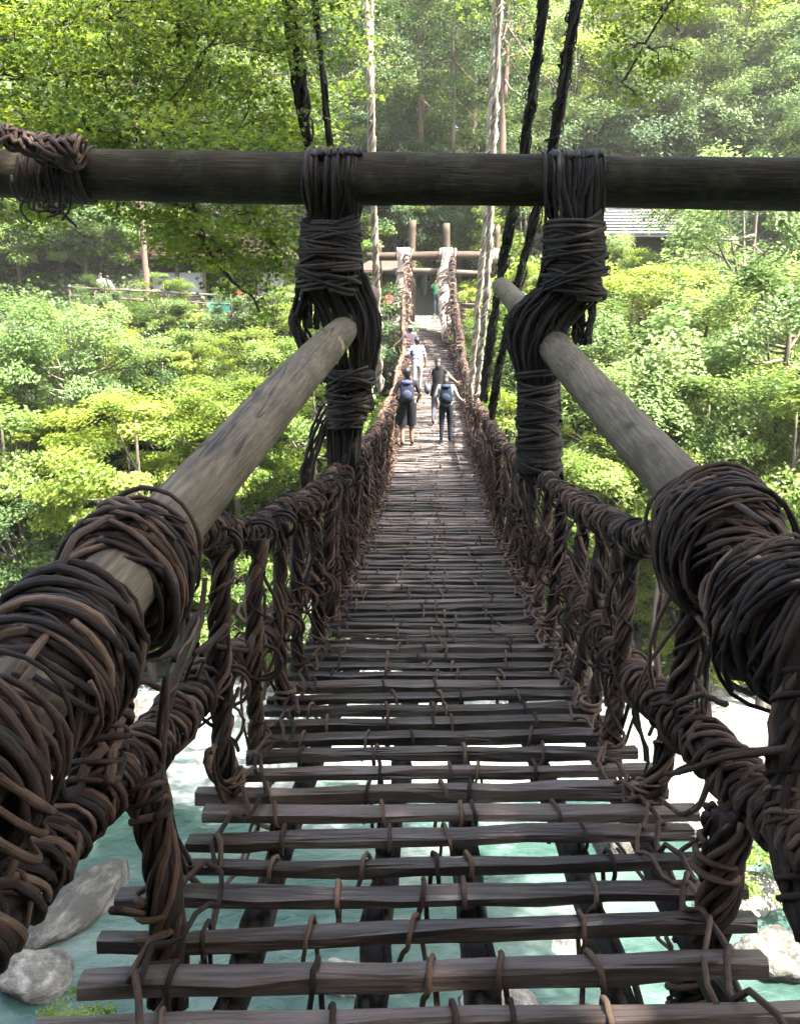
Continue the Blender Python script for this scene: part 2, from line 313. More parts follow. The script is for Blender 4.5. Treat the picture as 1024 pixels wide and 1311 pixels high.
# ------------------------------------------------------------------ boulders
M['rock'] = surf('river_boulder', [(0.3, (0.03, 0.03, 0.025)), (0.5, (0.085, 0.085, 0.075)), (0.7, (0.2, 0.195, 0.18))], 3.2, bump=1.0, bscale=7, rough=0.85, orand=0.35, dist=0.08)
def rock_mesh(seed):
    g = np.random.default_rng(seed); nu, nv = 24, 15; b = MB()
    th = np.arange(nu) * 2 * math.pi / nu; ph = np.linspace(-1.45, 1.45, nv)
    d = np.stack([np.cos(ph)[:, None] * np.cos(th)[None], np.cos(ph)[:, None] * np.sin(th)[None], np.sin(ph)[:, None] + 0 * th[None]], -1)
    r = np.ones(d.shape[:2])
    for k in range(9):                                             # flat chipped faces
        a = nrm(g.normal(size=3)); c = g.uniform(0.62, 0.9); pr = d @ a; r = np.where(pr * r > c, c / np.maximum(pr, 1e-3), r)
    r *= 1 + 0.016 * g.normal(size=r.shape) + .05 * np.sin(d @ (g.normal(size=3) * 4)) + .03 * np.sin(d @ (g.normal(size=3) * 9))
    v = (d * r[..., None]).reshape(-1, 3)
    i = np.arange(nv - 1)[:, None] * nu; j = np.arange(nu)[None]; j2 = (j + 1) % nu
    q = np.stack([i + j, i + j2, i + nu + j2, i + nu + j], -1).reshape(-1, 4); k = len(v); v = np.vstack([v, v[:nu].mean(0), v[-nu:].mean(0)])
    jj = np.arange(nu); m_ = (nv - 1) * nu
    b.add(v, q, np.vstack([np.stack([jj * 0 + k, (jj + 1) % nu, jj], 1), np.stack([jj * 0 + k + 1, m_ + jj, m_ + (jj + 1) % nu], 1)]))
    return b.mesh('boulder', M['rock'], smooth=True)
ROCKS = [rock_mesh(s) for s in range(5)]
def water_at(px, py, z=-10.0): d = ray(px, py); return CAM + d * (z - CAM[2]) / d[2]
bould = [  # px, py, size(x,y,z), label
 (40, 1255, (0.75, 0.6, 0.5), 'pale rounded boulder in the turquoise pool at the lower left corner'),
 (95, 1165, (1.5, 0.7, 0.32), 'long flat white rock awash under the thick lower rail'),
 (440, 1252, (0.5, 0.42, 0.3), 'small bright white rock seen between the nearest slats'),
 (745, 1205, (0.9, 0.6, 0.16), 'broad flat pale stone slab just under the clear water'),
 (640, 1290, (1.1, 0.7, 0.14), 'flat bluish stone slab under the lowest slat'),
 (985, 1232, (0.8, 0.7, 0.5), 'white rock beside the right end of the lowest slats'),
 (790, 1085, (0.9, 0.7, 0.6), 'angular grey white boulder behind the right slat ends'),
 (865, 1035, (1.3, 1.0, 0.8), 'layered grey boulder just right of the slats'),
 (60, 1090, (1.2, 0.9, 0.5), 'white water-worn rock left of the rope rail'),
 (950, 960, (1.8, 1.2, 0.9), 'large sunlit white boulder near the right bank'),
 (350, 905, (1.0, 0.8, 0.7), 'sunlit boulder at the foot of the far bank left of the slats'),
 (300, 880, (1.1, 0.9, 0.8), 'grey mossy boulder on the left shore of the far bank'),
 (235, 915, (0.8, 0.7, 0.5), 'pale boulder at the edge of the grey shallows'),
 (180, 925, (1.0, 0.8, 0.6), 'white boulder beside the hanging vine loops'),
 (390, 840, (1.0, 0.8, 0.8), 'yellowish mossy boulder under the far bank shrubs'),
 (860, 905, (1.0, 0.9, 0.8), 'sunlit boulder behind the right lower rail'),
 (800, 930, (0.8, 0.7, 0.6), 'small white boulder by the right slat ends'),
 (905, 880, (1.1, 0.8, 0.7), 'bright boulder under the bare twigs'),
 (990, 890, (1.2, 0.9, 0.9), 'bright boulder at the right edge of the picture'),
 (120, 960, (1.2, 0.8, 0.5), 'low wet rock in the foam on the left'),
 (20, 1000, (1.3, 1.0, 0.7), 'grey rock at the left edge below the log'),
 (850, 830, (0.9, 0.8, 0.8), 'grey boulder half hidden by shrubs on the right bank'),
]
for k, (px, py, s3, lab) in enumerate(bould):
    p = water_at(px, py)
    if p[1] > 21: p[2] = float(ground_h(p[0], p[1]))
    o = link('boulder', ROCKS[k % 5], None, (p[0], p[1], p[2] + s3[2] * (0.1 if p[2] < -9.9 and s3[2] > 0.2 else -0.02)))
    o.scale = s3; o.rotation_euler = (0.15 * math.sin(k), 0.12 * math.cos(k * 2), k * 1.3)
    tag(o, lab, 'boulder', 'boulders along the river')

# ================================================================== THE VINE BRIDGE
bridge = empty('vine_bridge', (0, 0, 0), label='long sagging footbridge of dark wooden slats with twisted vine rope rails', cat='bridge')
Y0, Y1, PITCHS = -1.2, 37.0, 0.205
# ---- slats: twelve shapes shared in a loop
def slat_mesh(k):
    g = np.random.default_rng(100 + k); L = g.uniform(1.02, 1.12); wy = g.uniform(0.031, 0.044); hz = g.uniform(0.021, 0.029); n = 10
    b = MB(); x = np.linspace(-L, L * g.uniform(0.94, 1.0), n)
    cs = np.array([(-1, -.7), (-.78, -1), (.78, -1), (1, -.7), (1, .6), (.76, 1), (-.74, 1), (-1, .62)])
    pts = np.zeros((n, 8, 3)); cv = np.cumsum(g.normal(size=n)) * 0.0042; cz = np.cumsum(g.normal(size=n)) * 0.0035
    for i in range(n):
        s = 1 + 0.05 * g.normal()
        pts[i, :, 0] = x[i]; pts[i, :, 1] = cs[:, 0] * wy * s + cv[i] - cv.mean(); pts[i, :, 2] = cs[:, 1] * hz * (2 - s) + cz[i] - cz.mean()
    pts[:, :, 1:] += g.normal(size=(n, 8, 2)) * 0.003
    i = np.arange(n - 1)[:, None] * 8; j = np.arange(8)[None]; j2 = (j + 1) % 8
    q = np.stack([i + j, i + 8 + j, i + 8 + j2, i + j2], -1).reshape(-1, 4); v = pts.reshape(-1, 3)
    e = (n - 1) * 8
    q = np.vstack([q, [[0, 1, 2, 3], [0, 3, 4, 7], [4, 5, 6, 7], [e+3, e+2, e+1, e], [e+7, e+4, e+3, e], [e+7, e+6, e+5, e+4]]])
    b.add(v, q); return b.mesh('slat', M['slat'], smooth=False)
SLATS = [slat_mesh(k) for k in range(14)]
def tie_mesh(k):
    g = np.random.default_rng(300 + k); b = MB(); sl = g.uniform(-0.05, 0.05); h = 0.034; r = g.uniform(0.0075, 0.0105)
    c = np.array([(-1.2, .03, -.13), (-.8, -.02, -.05), (-.45, -.055, -.022), (-.3, -.052, .015), (-.12, -.032, h + .004), (.1, .0, h + .006), (.3, .032, h + .003), (.45, .053, .015), (.55, .056, -.02), (.8, .02, -.05), (1.2, -.03, -.13)])
    c[:, 0] *= sl; c += g.normal(size=c.shape) * 0.002
    t = np.linspace(0, 10, 19); p = np.stack([np.interp(t, range(11), c[:, a]) for a in range(3)], 1)
    b.tube(p, r, 5, tint=g.uniform(0.2, 1)); return b.mesh('lashing', M['vine'])
TIES = [tie_mesh(k) for k in range(14)]
tiebox = MB(); ntie = 0
tw = np.array([0.11, -0.02, -0.33, 0.52, -0.74, 0.78])
slat_list = []; y = Y0; k = 0
while y < Y1:
    z = float(deckz(y)); sl = -0.1925 + 2 * 0.00553 * y
    o = link('slat', SLATS[(k * 5 + k // 7) % 14], bridge, (random.uniform(-.05, .05), y, z + random.uniform(-.004, .004)))
    o.rotation_euler = (math.atan(sl) + random.gauss(0, .05), random.gauss(0, .006), R(2.2 + 2.6 * math.exp(-max(y, 0) / 4)) + random.gauss(0, .008))
    if k % 2: o.scale = (-1, 1, 1) if k % 4 == 1 else (1, -1, 1)
    if y > 2.75: o.scale[0] *= random.uniform(.90, .95)
    o.scale[1] *= random.uniform(.85, 1.2); o.scale[2] *= random.uniform(.85, 1.2)
    slat_list.append((y, o)); y += PITCHS * random.uniform(0.93, 1.07); k += 1
for k, (y, o) in enumerate(slat_list):
    for q in range(5 if y < 13 else 4):
        if random.random() < (0.12 if y < 13 else 0.3): continue
        x = tw[q] + 0.05 * math.sin(k * 0.9 + q) + random.gauss(0, .02)
        if 0.8 < y and ntie < 298:
            t = link('lashing', TIES[(k + 3 * q) % 14], o, (x * (1 if o.scale[0] > 0 else -1), 0, 0)); ntie += 1
        elif y > 5:
            z = float(deckz(y)); a = math.atan(-0.1925 + 2 * 0.00553 * y)
            s = random.uniform(-.05, .05)
            p = np.array([(-s, -.085, -.05), (-s*.5, -.052, .02), (0, 0, .05), (s*.5, .052, .02), (s, .085, -.05)])
            p = np.stack([p[:, 0] + x, y + p[:, 1] * math.cos(a) - p[:, 2] * math.sin(a), z + p[:, 2] * math.cos(a) + p[:, 1] * math.sin(a)], 1)
            tiebox.tube(p, 0.0095, 4, cap=False)
tag(tiebox.build('far_lashings', M['vine'], bridge), kind='stuff')

def jig(n, amp, sm=5):
    a = rng.normal(size=(n + 2 * sm, 3)); kx = np.ones(sm) / sm
    return np.stack([np.convolve(a[:, i], kx, 'same')[sm:-sm] for i in range(3)], 1) * amp * math.sqrt(sm)
def frames(p):
    t = np.gradient(p, axis=0); t /= np.linalg.norm(t, axis=1)[:, None] + 1e-12
    a = np.array([0, 0, 1.0]) if abs(t[len(t)//2, 2]) < 0.8 else np.array([0, 1.0, 0])
    n = np.cross(a, t); n /= np.linalg.norm(n, axis=1)[:, None] + 1e-9
    return t, n, np.cross(t, n)
def resample(p, n):
    p = np.asarray(p, float); d = np.concatenate([[0], np.cumsum(np.linalg.norm(np.diff(p, axis=0), axis=1))]); s = np.linspace(0, d[-1], n)
    q = np.stack([np.interp(s, d, p[:, i]) for i in range(3)], 1)
    for _ in range(2): q[1:-1] = (q[:-2] + 2 * q[1:-1] + q[2:]) / 4
    return q, d[-1]
def rope(b, path, Rr, ns, rs, twist, ppm=16, sides=5, jit=0.12, ph=0.0, tints=(0.1, 1.0), irregular=0.0):
    """ns strands of radius rs wound round a path at radius Rr, twist in turns per metre"""
    L = np.linalg.norm(np.diff(np.asarray(path), axis=0), axis=1).sum(); n = max(6, int(L * ppm))
    p, L = resample(path, n); t, a, c = frames(p); s = np.linspace(0, L, n)
    Rv = np.broadcast_to(Rr, (n,)) if np.ndim(Rr) == 0 else np.interp(np.linspace(0, 1, n), np.linspace(0, 1, len(Rr)), Rr)
    for k in range(ns):
        wob = irregular * np.cumsum(rng.normal(size=n)) / math.sqrt(n) * 3
        an = ph + 2 * math.pi * (k / ns + twist * s) + wob + rng.normal() * 0.12
        rr = Rv * (1 + jit * jig(n, 0.5, 7)[:, 0])
        q = p + (a * np.cos(an)[:, None] + c * np.sin(an)[:, None]) * rr[:, None]
        b.tube(q, rs * rng.uniform(0.65, 1.35) * (1 + .13 * jig(n, .7, 5)[:, 0]), sides, tint=rng.uniform(*tints), cap=True, lump=.07 if sides >= 6 else .04)
def coil(b, c, ax, R0, length, turns, rv, sides=6, loose=0.12, ell=1.0, ppt=18, tilt=0.25, tints=(0.1, 1.0), ctr=None):
    """one vine wound round an axis with uneven, tilted loops"""
    ax = nrm(ax); u = nrm(np.cross(ax, [0.1, 0.3, 1.0] if abs(ax[2]) < .9 else [1.0, 0, 0])); v = np.cross(ax, u)
    n = max(8, int(turns * ppt)); an = np.linspace(0, 2 * math.pi * turns, n) + rng.uniform(0, 6.28)
    s = np.linspace(-.5, .5, n) * length
    sw = jig(n, 0.5, ppt)[:, 0] * .5; tl = rng.normal() * tilt
    rr = R0 * (1 + loose * np.clip(jig(n, 0.35, ppt // 2)[:, 0], -.8, 1.6) + loose * rng.uniform(-.4, .4))
    p = np.asarray(c) + ax * (s + tl * R0 * np.cos(an + rng.uniform(0, 6.28)) + 0.12 * length * sw * 0.5)[:, None] + u * (rr * np.cos(an))[:, None] + v * (rr * ell * np.sin(an))[:, None]
    b.tube(p, rv * (1 + 0.16 * jig(n, 0.7, 6)[:, 0]), sides, tint=rng.uniform(*tints), lump=.06)

# ---- bearers under the slats
yy = np.linspace(Y0, Y1, 150)
for x0, r0 in ((-0.62, .05), (-0.2, .045), (0.10, .055), (0.50, .05), (0.86, .045)):
    b = MB(); n = len(yy); jx = jig(n, .02, 9)
    b.tube(np.stack([x0 + jx[:, 0], yy, deckz(yy) - 0.085 - r0 * .6 + jx[:, 2] * .3], 1), r0 * (1 + .12 * jig(n, .5, 5)[:, 0]), 8, tint=.2)
    for k in range(3):
        b.tube(np.stack([x0 + jx[:, 0] + .05 * np.cos(k * 2.1 + yy * 3), yy, deckz(yy) - .09 + .03 * np.sin(k * 2.1 + yy * 3)], 1)[:95], .012, 5)
    b.build('bearer', M['vine_dark'], bridge)

# ---- rails
def rail_up(y): return deckz(y) + 1.1 + 2.0 * sstep(26.5, 36.2, y) ** 1.3 + 0.12 * (1 - sstep(2.8, 4.2, y))
def rail_x(y, s): return s * (0.97 + 0.03 * np.sin(y * 0.9 + s)) + (-0.2 * sstep(27, 36, y))
for s in (-1, 1):
    for up in (True, False):
        ya, yb = (3.0, 36.2) if up else (0.2, 35.5)
        b = MB()
        for (c0, c1, ppm, sd) in ((ya, 8, 34, 6), (7.9, 15, 22, 5), (14.9, yb, 13, 4)):
            y = np.linspace(c0, c1, int((c1 - c0) * 9)); n = len(y)
            z = rail_up(y) if up else deckz(y) + 0.47 + 0.05 * np.sin(y * 1.1 + s)
            x = rail_x(y, s) + (0 if up else s * 0.03); pth = np.stack([x + .012 * np.sin(y * 3.1), y, z + .015 * np.sin(y * 4.3 + s)], 1)
            big = 1.15 if (not up) else 1.0
            if not up and c0 < 1: big = 1.12
            rope(b, pth, 0.036 * big, 6, 0.023 * big, 0.9, ppm * .6, sd, tints=(0, .4))
            if not up and c0 < 1:                                   # near stretch: tight coils of thick vine
                rope(b, pth[:32], 0.072 * big, 9, 0.0108, 3.8 * (-s), 64, 6, 0.16, irregular=.5); rope(b, pth[30:], 0.060 * big, 11, 0.0115 * big, 2.5 * (-s), ppm, sd, 0.2, irregular=.35)
            else: rope(b, pth, 0.060 * big, 11, 0.0115 * big, 2.5 * (-s), ppm, sd, 0.2, irregular=0.35)
            rope(b, pth, 0.076 * big, 2, 0.009, 3.6 * s, ppm * 1.3, sd, 0.3, irregular=.9)
        b.build('upper_rail' if up else 'lower_rail', M['vine'], bridge)

# ---- hangers between slats and rails: ten shapes shared in a loop
def hanger_mesh(k):
    g = np.random.default_rng(500 + k); b = MB()
    top = np.array([g.uniform(-.03, .03), g.uniform(-.1, .1), 1.1]); bot = np.array([g.uniform(-.02, .03), g.uniform(-.1, .1), -0.08]); mid = np.array([-.02, (top[1] + bot[1]) / 2 + g.uniform(-.05, .05), 0.5])
    t = np.linspace(0, 1, 14)[:, None]; path = bot * (1 - t) ** 2 + 2 * (2 * mid - (top + bot) / 2) * t * (1 - t) + top * t ** 2
    R0 = g.uniform(.026, .036); prof = R0 * np.array([1.35, 1.1, .95, 1, 1.1, 1, .95, 1.15])
    rope(b, path, prof, 7, g.uniform(.0105, .013), g.choice([-1, 1]) * g.uniform(1.5, 2.4), 30, 6, .1, irregular=.2)
    rope(b, path, R0 * .4, 3, .016, .8, 14, 5, tints=(0, .3))
    rope(b, path, prof * 1.3, 1, .007, g.choice([-1, 1]) * g.uniform(4, 7), 44, 5, .12, irregular=.5)
    for j in range(1): coil(b, top + [0, g.uniform(-.05, .05), g.uniform(-.03, .02)], (0.10 * g.normal(), 1, 0.10 * g.normal()), .069, .10, g.uniform(1.5, 2.6), g.uniform(.008, .012), 5, .05, tilt=.12)
    for j in range(1): coil(b, np.array([0.02, mid[1], .48]), (0.2 * g.normal(), 1, .3 * g.normal()), .080, .10, g.uniform(1.2, 2.2), g.uniform(.008, .011), 5, .07, tilt=.15)
    for j in range(3): coil(b, bot + [0, 0, .03 + .06 * j], (g.normal() * .2, g.normal() * .2, 1), .05, .08, g.uniform(1.5, 2.5), g.uniform(.007, .011), 5, .12, tilt=.15)
    if k % 2:                                                     # a loose end curling off
        a = path[g.integers(4, 10)]; e = a + [g.uniform(-.18, .18), g.uniform(-.25, .25), g.uniform(-.4, .1)]; mdl = (a + e) / 2 + g.normal(size=3) * .09
        b.tube(resample([a, mdl, e], 14)[0], np.linspace(.012, .006, 14), 5)
    return b.mesh('hanger', M['vine'])
HANG = [hanger_mesh(k) for k in range(12)]
hk = 0
for s in (-1, 1):
    y = 3.25 if s < 0 else 3.15
    while y < 27.5:
        o = link('hanger', HANG[(hk * 7 + hk // 5) % 12], bridge, (rail_x(y, s) - s * (0.1 if y > 6 else .06), y, float(deckz(y))))
        o.rotation_euler = (random.gauss(0, .05), s * -random.uniform(-.02, .10), (0 if s < 0 else math.pi) + random.gauss(0, .15))
        o.scale = (1.1, 1.1, 1.0) if y < 7 else (1.0, 1.0, 1.0)
        y += random.uniform(.5, .68) if y < 7 else random.uniform(.36, .5); hk += 1
    while y < 35.8:
        hz = float(rail_up(y) - deckz(y)); o = link('hanger', HANG[(hk * 7) % 12], bridge, (rail_x(y, s) - s * .08, y, float(deckz(y))))
        o.scale = (1.9, 1.5, hz / 1.1); o.rotation_euler = (0, 0, (0 if s < 0 else math.pi)); y += .42; hk += 1

# ---- tangled lacing along both sides (nobody could count it)
for s in (-1, 1):
    b = MB()
    for k in range(620):
        y = 3.2 + 32 * (k / 620) ** .72 + random.uniform(-.2, .2); n = 9
        h = float(rail_up(y) - deckz(y)); z0, z1 = random.uniform(-.05, .25) * h, random.uniform(.45, 1.05) * h
        if random.random() < .3: z0, z1 = random.uniform(.3, .9) * h, random.uniform(.3, 1.0) * h
        y1 = y + random.uniform(-.5, .5); t = np.linspace(0, 1, n)
        x = rail_x(y, s) + random.gauss(0, .05) + .06 * np.sin(t * 6 + k)
        b.tube(np.stack([x, y + (y1 - y) * t + .05 * np.sin(t * 5 + k * 2), deckz(y + (y1 - y) * t) + z0 + (z1 - z0) * t], 1), random.uniform(.007, .013), 4 if y > 9 else 5, cap=False)
    # border vines snaking along the slat ends
    yb = np.arange(1.6, 30, .055); kx = np.arange(len(yb))
    b.tube(np.stack([s * (.86 - .006 * np.clip(yb, 0, 12)) + .045 * np.sin(yb * 15.3) + .02 * np.sin(yb * 5), yb + .03 * np.sin(yb * 31), deckz(yb) + .045 + .028 * np.cos(yb * 30.6)], 1), .011, 5)
    yb = np.arange(1.9, 14, .06)
    b.tube(np.stack([s * (.80) + .06 * np.sin(yb * 8.3 + 1), yb, deckz(yb) + .05 + .03 * np.cos(yb * 30.6 + 1)], 1), .009, 5)
    tag(b.build('side_lacing', M['vine'], bridge), kind='stuff')

# ---- short thick hangers from the lower rail to the nearest slats
for (px0, py0, px1, py1, X, R0) in ((185, 1000, 215, 1290, -.93, .05), (930, 1040, 880, 1290, .90, .056)):
    a = PX(px0, py0, X); c = PX(px1, py1, X * .92); c[1] = max(c[1], 1.5); b = MB()
    pth = np.stack([a + (c - a) * t + np.array([.03 * math.sin(t * 3.1), 0, 0]) for t in np.linspace(0, 1, 10)])
    rope(b, pth, R0 * np.array([1.2, 1.05, .95, .95, 1.1]), 12, .0108, 1.6, 30, 6, .1, irregular=.2); rope(b, pth, R0 * .5, 4, .024, .7, 14, 5, tints=(0, .3))
    for j in range(4): coil(b, a + (c - a) * random.uniform(0, 1), c - a + rng.normal(size=3) * .08, R0 * 1.25, .12, random.uniform(1.4, 2.5), .011, 6, .06, tilt=.15)
    b.build('hanger', M['vine'], bridge)

# ================================================================== LOGS
def log_mesh(L, r0, r1, seed, n=36, sides=22, bend=0.012):
    g = np.random.default_rng(seed); b = MB(); z = np.linspace(0, L, n); an = np.arange(sides) * 2 * math.pi / sides
    r = np.linspace(r0, r1, n)[:, None] * (1 + .045 * np.sin(an[None] * 2 + z[:, None] * .8 + seed) + .02 * np.sin(an[None] * 3 - z[:, None] * 1.7) + .008 * g.normal(size=(n, sides)))
    for k in range(7):                                             # knots
        zc, ac = g.uniform(.05, .95) * L, g.uniform(0, 6.28); da = (an - ac + math.pi) % (2 * math.pi) - math.pi
        r += .022 * np.exp(-((z[:, None] - zc) / .06) ** 2 - (da[None] / .28) ** 2)
    cx = bend * L * np.sin(z / L * 3.1 + seed); cy_ = bend * L * .6 * np.sin(z / L * 5 + seed * 2)
    v = np.stack([cx[:, None] + r * np.cos(an), cy_[:, None] + r * np.sin(an), z[:, None] + 0 * r], -1)
    v[0, :, 2] += .01 * g.normal(size=sides); v = v.reshape(-1, 3)
    i = np.arange(n - 1)[:, None] * sides; j = np.arange(sides)[None]; j2 = (j + 1) % sides
    q = np.stack([i + j, i + j2, i + sides + j2, i + sides + j], -1).reshape(-1, 4); k = len(v)
    v = np.vstack([v, [cx[0], cy_[0], 0], [cx[-1], cy_[-1], L]]); jj = np.arange(sides); m_ = (n - 1) * sides
    b.add(v, q, np.vstack([np.stack([jj * 0 + k, (jj + 1) % sides, jj], 1), np.stack([jj * 0 + k + 1, m_ + jj, m_ + (jj + 1) % sides], 1)])); return b
def log(name, a, c, r0, r1, mat, parent=None, seed=1, n=60, sides=26, bend=.011):
    a, c = np.asarray(a), np.asarray(c); L = float(np.linalg.norm(c - a))
    o = link(name, log_mesh(L, r0, r1, seed, n, sides, bend).mesh(name, mat), parent, a)
    o.rotation_euler = Vector(c - a).to_track_quat('Z', 'Y').to_euler(); return o

# ---- the two long side logs with their vine wraps
LL0, LL1 = PX(-130, 1075, -1.02), PX(472, 370, -1.02)
RL0, RL1 = PX(1120, 915, 1.07), PX(652, 371, 1.07)
sideL = empty('side_log', LL0, label='pale barkless log slanting along the left rail, knotted with brown vine coils', cat='log', group='logs along the bridge entrance')
sideR = empty('side_log', RL0, label='pale barkless log slanting along the right rail, vine coils at its near end', cat='log', group='logs along the bridge entrance')
log('log', LL0 - LL0, LL1 - LL0, .118, .152, M['log'], sideL, 3); log('log', RL0 - RL0, RL1 - RL0, .135, .135, M['log'], sideR, 5)
def wrap(parent, org, A, B, px, py, X, R0, spread, nv, turns, rv=.0108, stubs=3):
    """a heap of vine loops round a log: each vine one coil, all one part"""
    c = PX(px, py, X); ax = nrm(B - A); c = A + ax * float((c - A) @ ax); b = MB()
    for k in range(nv):
        off = random.uniform(-.5, .5) * spread
        coil(b, c + ax * off - [0, 0, random.uniform(0, .05)], ax + rng.normal(size=3) * .2, R0 * random.uniform(.84, 1.34), random.uniform(.05, .16), random.uniform(1.3, 3.4), rv * random.uniform(.55, 1.1), 7, .10, random.uniform(.95, 1.2), 24, .45)
    for k in range(nv // 2):                                        # tight inner layer
        coil(b, c + ax * random.uniform(-.45, .45) * spread, ax, R0 * .80, .14, random.uniform(2, 4), rv, 6, .05, 1, 20, .15, tints=(0, .5))
    for k in range(stubs):                                          # thick stub ends tucked along the log
        u = nrm(np.cross(ax, [0, 0, 1.0])); s = -np.sign(X); p0 = c + u * s * .02 * k + [0.0, 0, R0 * .9] + ax * random.uniform(-.25, -.1) * spread + np.array([-np.sign(X) * R0 * .6, 0, -.05 * k])
        b.tube(resample([p0, p0 + ax * .12 + [0, 0, .02], p0 + ax * .28 - [0, 0, .06]], 10)[0], np.linspace(.018, .013, 10), 7, tint=.9)
    b.build('vine_wrap', M['vine'], parent, loc=org).location = (0, 0, 0)
wrap(sideL, LL0, LL0, LL1, 172, 720, -1.02, .148, .27, 34, 2)
wrap(sideL, LL0, LL0, LL1, 72, 838, -1.02, .142, .19, 32, 2, stubs=4)
wrap(sideL, LL0, LL0, LL1, -40, 969, -1.02, .128, .14, 12, 2, stubs=0)
wrap(sideR, RL0, RL0, RL1, 915, 690, 1.07, .172, .33, 44, 2)
wrap(sideR, RL0, RL0, RL1, 1010, 790, 1.07, .165, .28, 38, 2, stubs=3)
# big stray loops standing off the wraps
def strand(b, pts, r, sides=6, n=26, tint=None, amp=0.0):
    p = resample(pts, n)[0]
    if amp: p = p + jig(n, amp, 5)
    b.tube(p, r, sides, tint=rng.uniform(.1, 1) if tint is None else tint, lump=.06)
b = MB()
for px, D in (([(255, 690), (215, 655), (150, 660), (90, 690), (72, 740), (85, 762)], -1.02), ([(262, 740), (258, 800), (240, 850), (205, 880), (150, 870)], -1.0), ([(80, 940), (60, 985), (85, 1020), (120, 985), (135, 930)], -1.0),
              ([(120, 770), (170, 740), (235, 775), (230, 830), (180, 850)], -.96), ([(185, 705), (225, 745), (240, 800), (220, 850)], -.97), ([(20, 860), (60, 800), (130, 790), (180, 830), (170, 900), (110, 930)], -.96)):
    strand(b, [PX(x, y, D) for x, y in px], .0115, 7, amp=.006)
b.build('loose_loops', M['vine'], sideL, loc=LL0).location = (0, 0, 0)
b = MB()
for px, D in (([(850, 770), (832, 700), (850, 655), (890, 632), (940, 640), (985, 668)], 1.05), ([(940, 830), (940, 760), (970, 725), (1024, 722)], 1.0), ([(895, 800), (885, 740), (905, 715), (930, 705)], .98), ([(942, 800), (955, 850), (990, 890), (1040, 905)], .98),
              ([(860, 780), (880, 850), (905, 890), (930, 905)], 1.0), ([(845, 760), (835, 830), (850, 900), (845, 960)], .99)):
    strand(b, [PX(x, y, D) for x, y in px], .0115, 7, amp=.006)
b.build('loose_loops', M['vine'], sideR, loc=RL0).location = (0, 0, 0)

# ---- ropes that drop from the wraps to the lower rail, and loose vines round the near rails
for (pts, R0) in (([(150, 850, -1.0), (140, 910, -1.0), (130, 965, -.99), (120, 1010, -.98)], .055), ([(1015, 800, .99), (1012, 900, .98), (1005, 1000, .97), (1010, 1100, .96), (1040, 1200, .95)], .042), ([(905, 815, 1.03), (897, 880, 1.02), (900, 930, 1.01)], .02),
                  ([(250, 790, -1.0), (225, 860, -.99), (205, 930, -.98), (205, 1040, -.95)], .014), ([(30, 1010, -1.02), (20, 1060, -1.02), (-10, 1120, -1.02)], .03)):
    b = MB(); pth = [PX(*q) for q in pts]; pth = resample(pth, 16)[0]
    rope(b, pth, R0, 9 if R0 > .03 else 4, .0125 if R0 > .03 else .010, 1.4, 26, 6, .2, irregular=.5)
    if R0 > .03:
        rope(b, pth, R0 * .5, 4, .022, .5, 12, 5, tints=(0, .3))
        for j in range(5): coil(b, pth[random.randrange(2, 14)], pth[-1] - pth[0], R0 * 1.2, .1, random.uniform(1.3, 2.4), .009, 6, .1, tilt=.2)
    b.build('hanger', M['vine'], bridge)
b = MB()
for X, lst in ((-.93, [[(215, 860), (205, 940), (210, 1040), (240, 1110), (270, 1150)], [(180, 1040), (215, 1060), (245, 1110)], [(330, 950), (345, 930), (390, 940), (425, 950)], [(275, 990), (262, 970), (280, 950), (268, 1000), (300, 1040), (350, 1055)],
                       [(255, 840), (285, 800), (300, 790), (270, 830), (330, 835)], [(300, 880), (280, 935), (265, 985), (300, 1020), (340, 1045)], [(350, 1000), (340, 1030), (320, 1070), (310, 1110), (280, 1140), (270, 1200), (250, 1250)], [(150, 1170), (210, 1172), (235, 1178)]]),
               (.93, [[(770, 1020), (800, 1005), (830, 990), (845, 1010)], [(850, 1030), (880, 1050), (900, 1030), (905, 980), (890, 960)], [(770, 1000), (790, 960), (815, 890), (825, 850)], [(690, 780), (720, 830), (760, 860)], [(850, 1190), (870, 1170), (880, 1210), (865, 1270), (890, 1300)],
                       [(790, 1080), (820, 1120), (840, 1130), (870, 1090), (930, 1050)], [(735, 900), (742, 940), (770, 960)], [(855, 1185), (845, 1195), (860, 1215), (850, 1240)], [(640, 690), (665, 740), (680, 800)], [(900, 880), (860, 905), (880, 960)], [(840, 1000), (870, 985), (930, 965), (1000, 960)]])):
    for l in lst:
        for q in range(2): strand(b, [PX(x + random.uniform(-8, 8), y + random.uniform(-8, 8), X + random.uniform(-.05, .05)) for x, y in l], random.uniform(.008, .0125), 6, 24)
tag(b.build('loose_vines', M['vine'], bridge), kind='stuff')

# ---- the overhead beam
BL, BR = P(-140, 219, 8.6), P(1180, 240, 7.3)
beam = empty('overhead_beam', BL, label='thick dark log lying crosswise high above the bridge entrance', cat='log')
log('log', BL - BL, BR - BL, .222, .215, M['beam'], beam, 8, 60, 24, .0012)
def beam_at(px): 
    lo, hi = 0.0, 1.0
    for _ in range(40):
        t = (lo + hi) / 2; v = BL + (BR - BL) * t - CAM
        if 512 + FPX * v.dot(_r) / v.dot(_f) < px: lo = t
        else: hi = t
    return BL + (BR - BL) * t
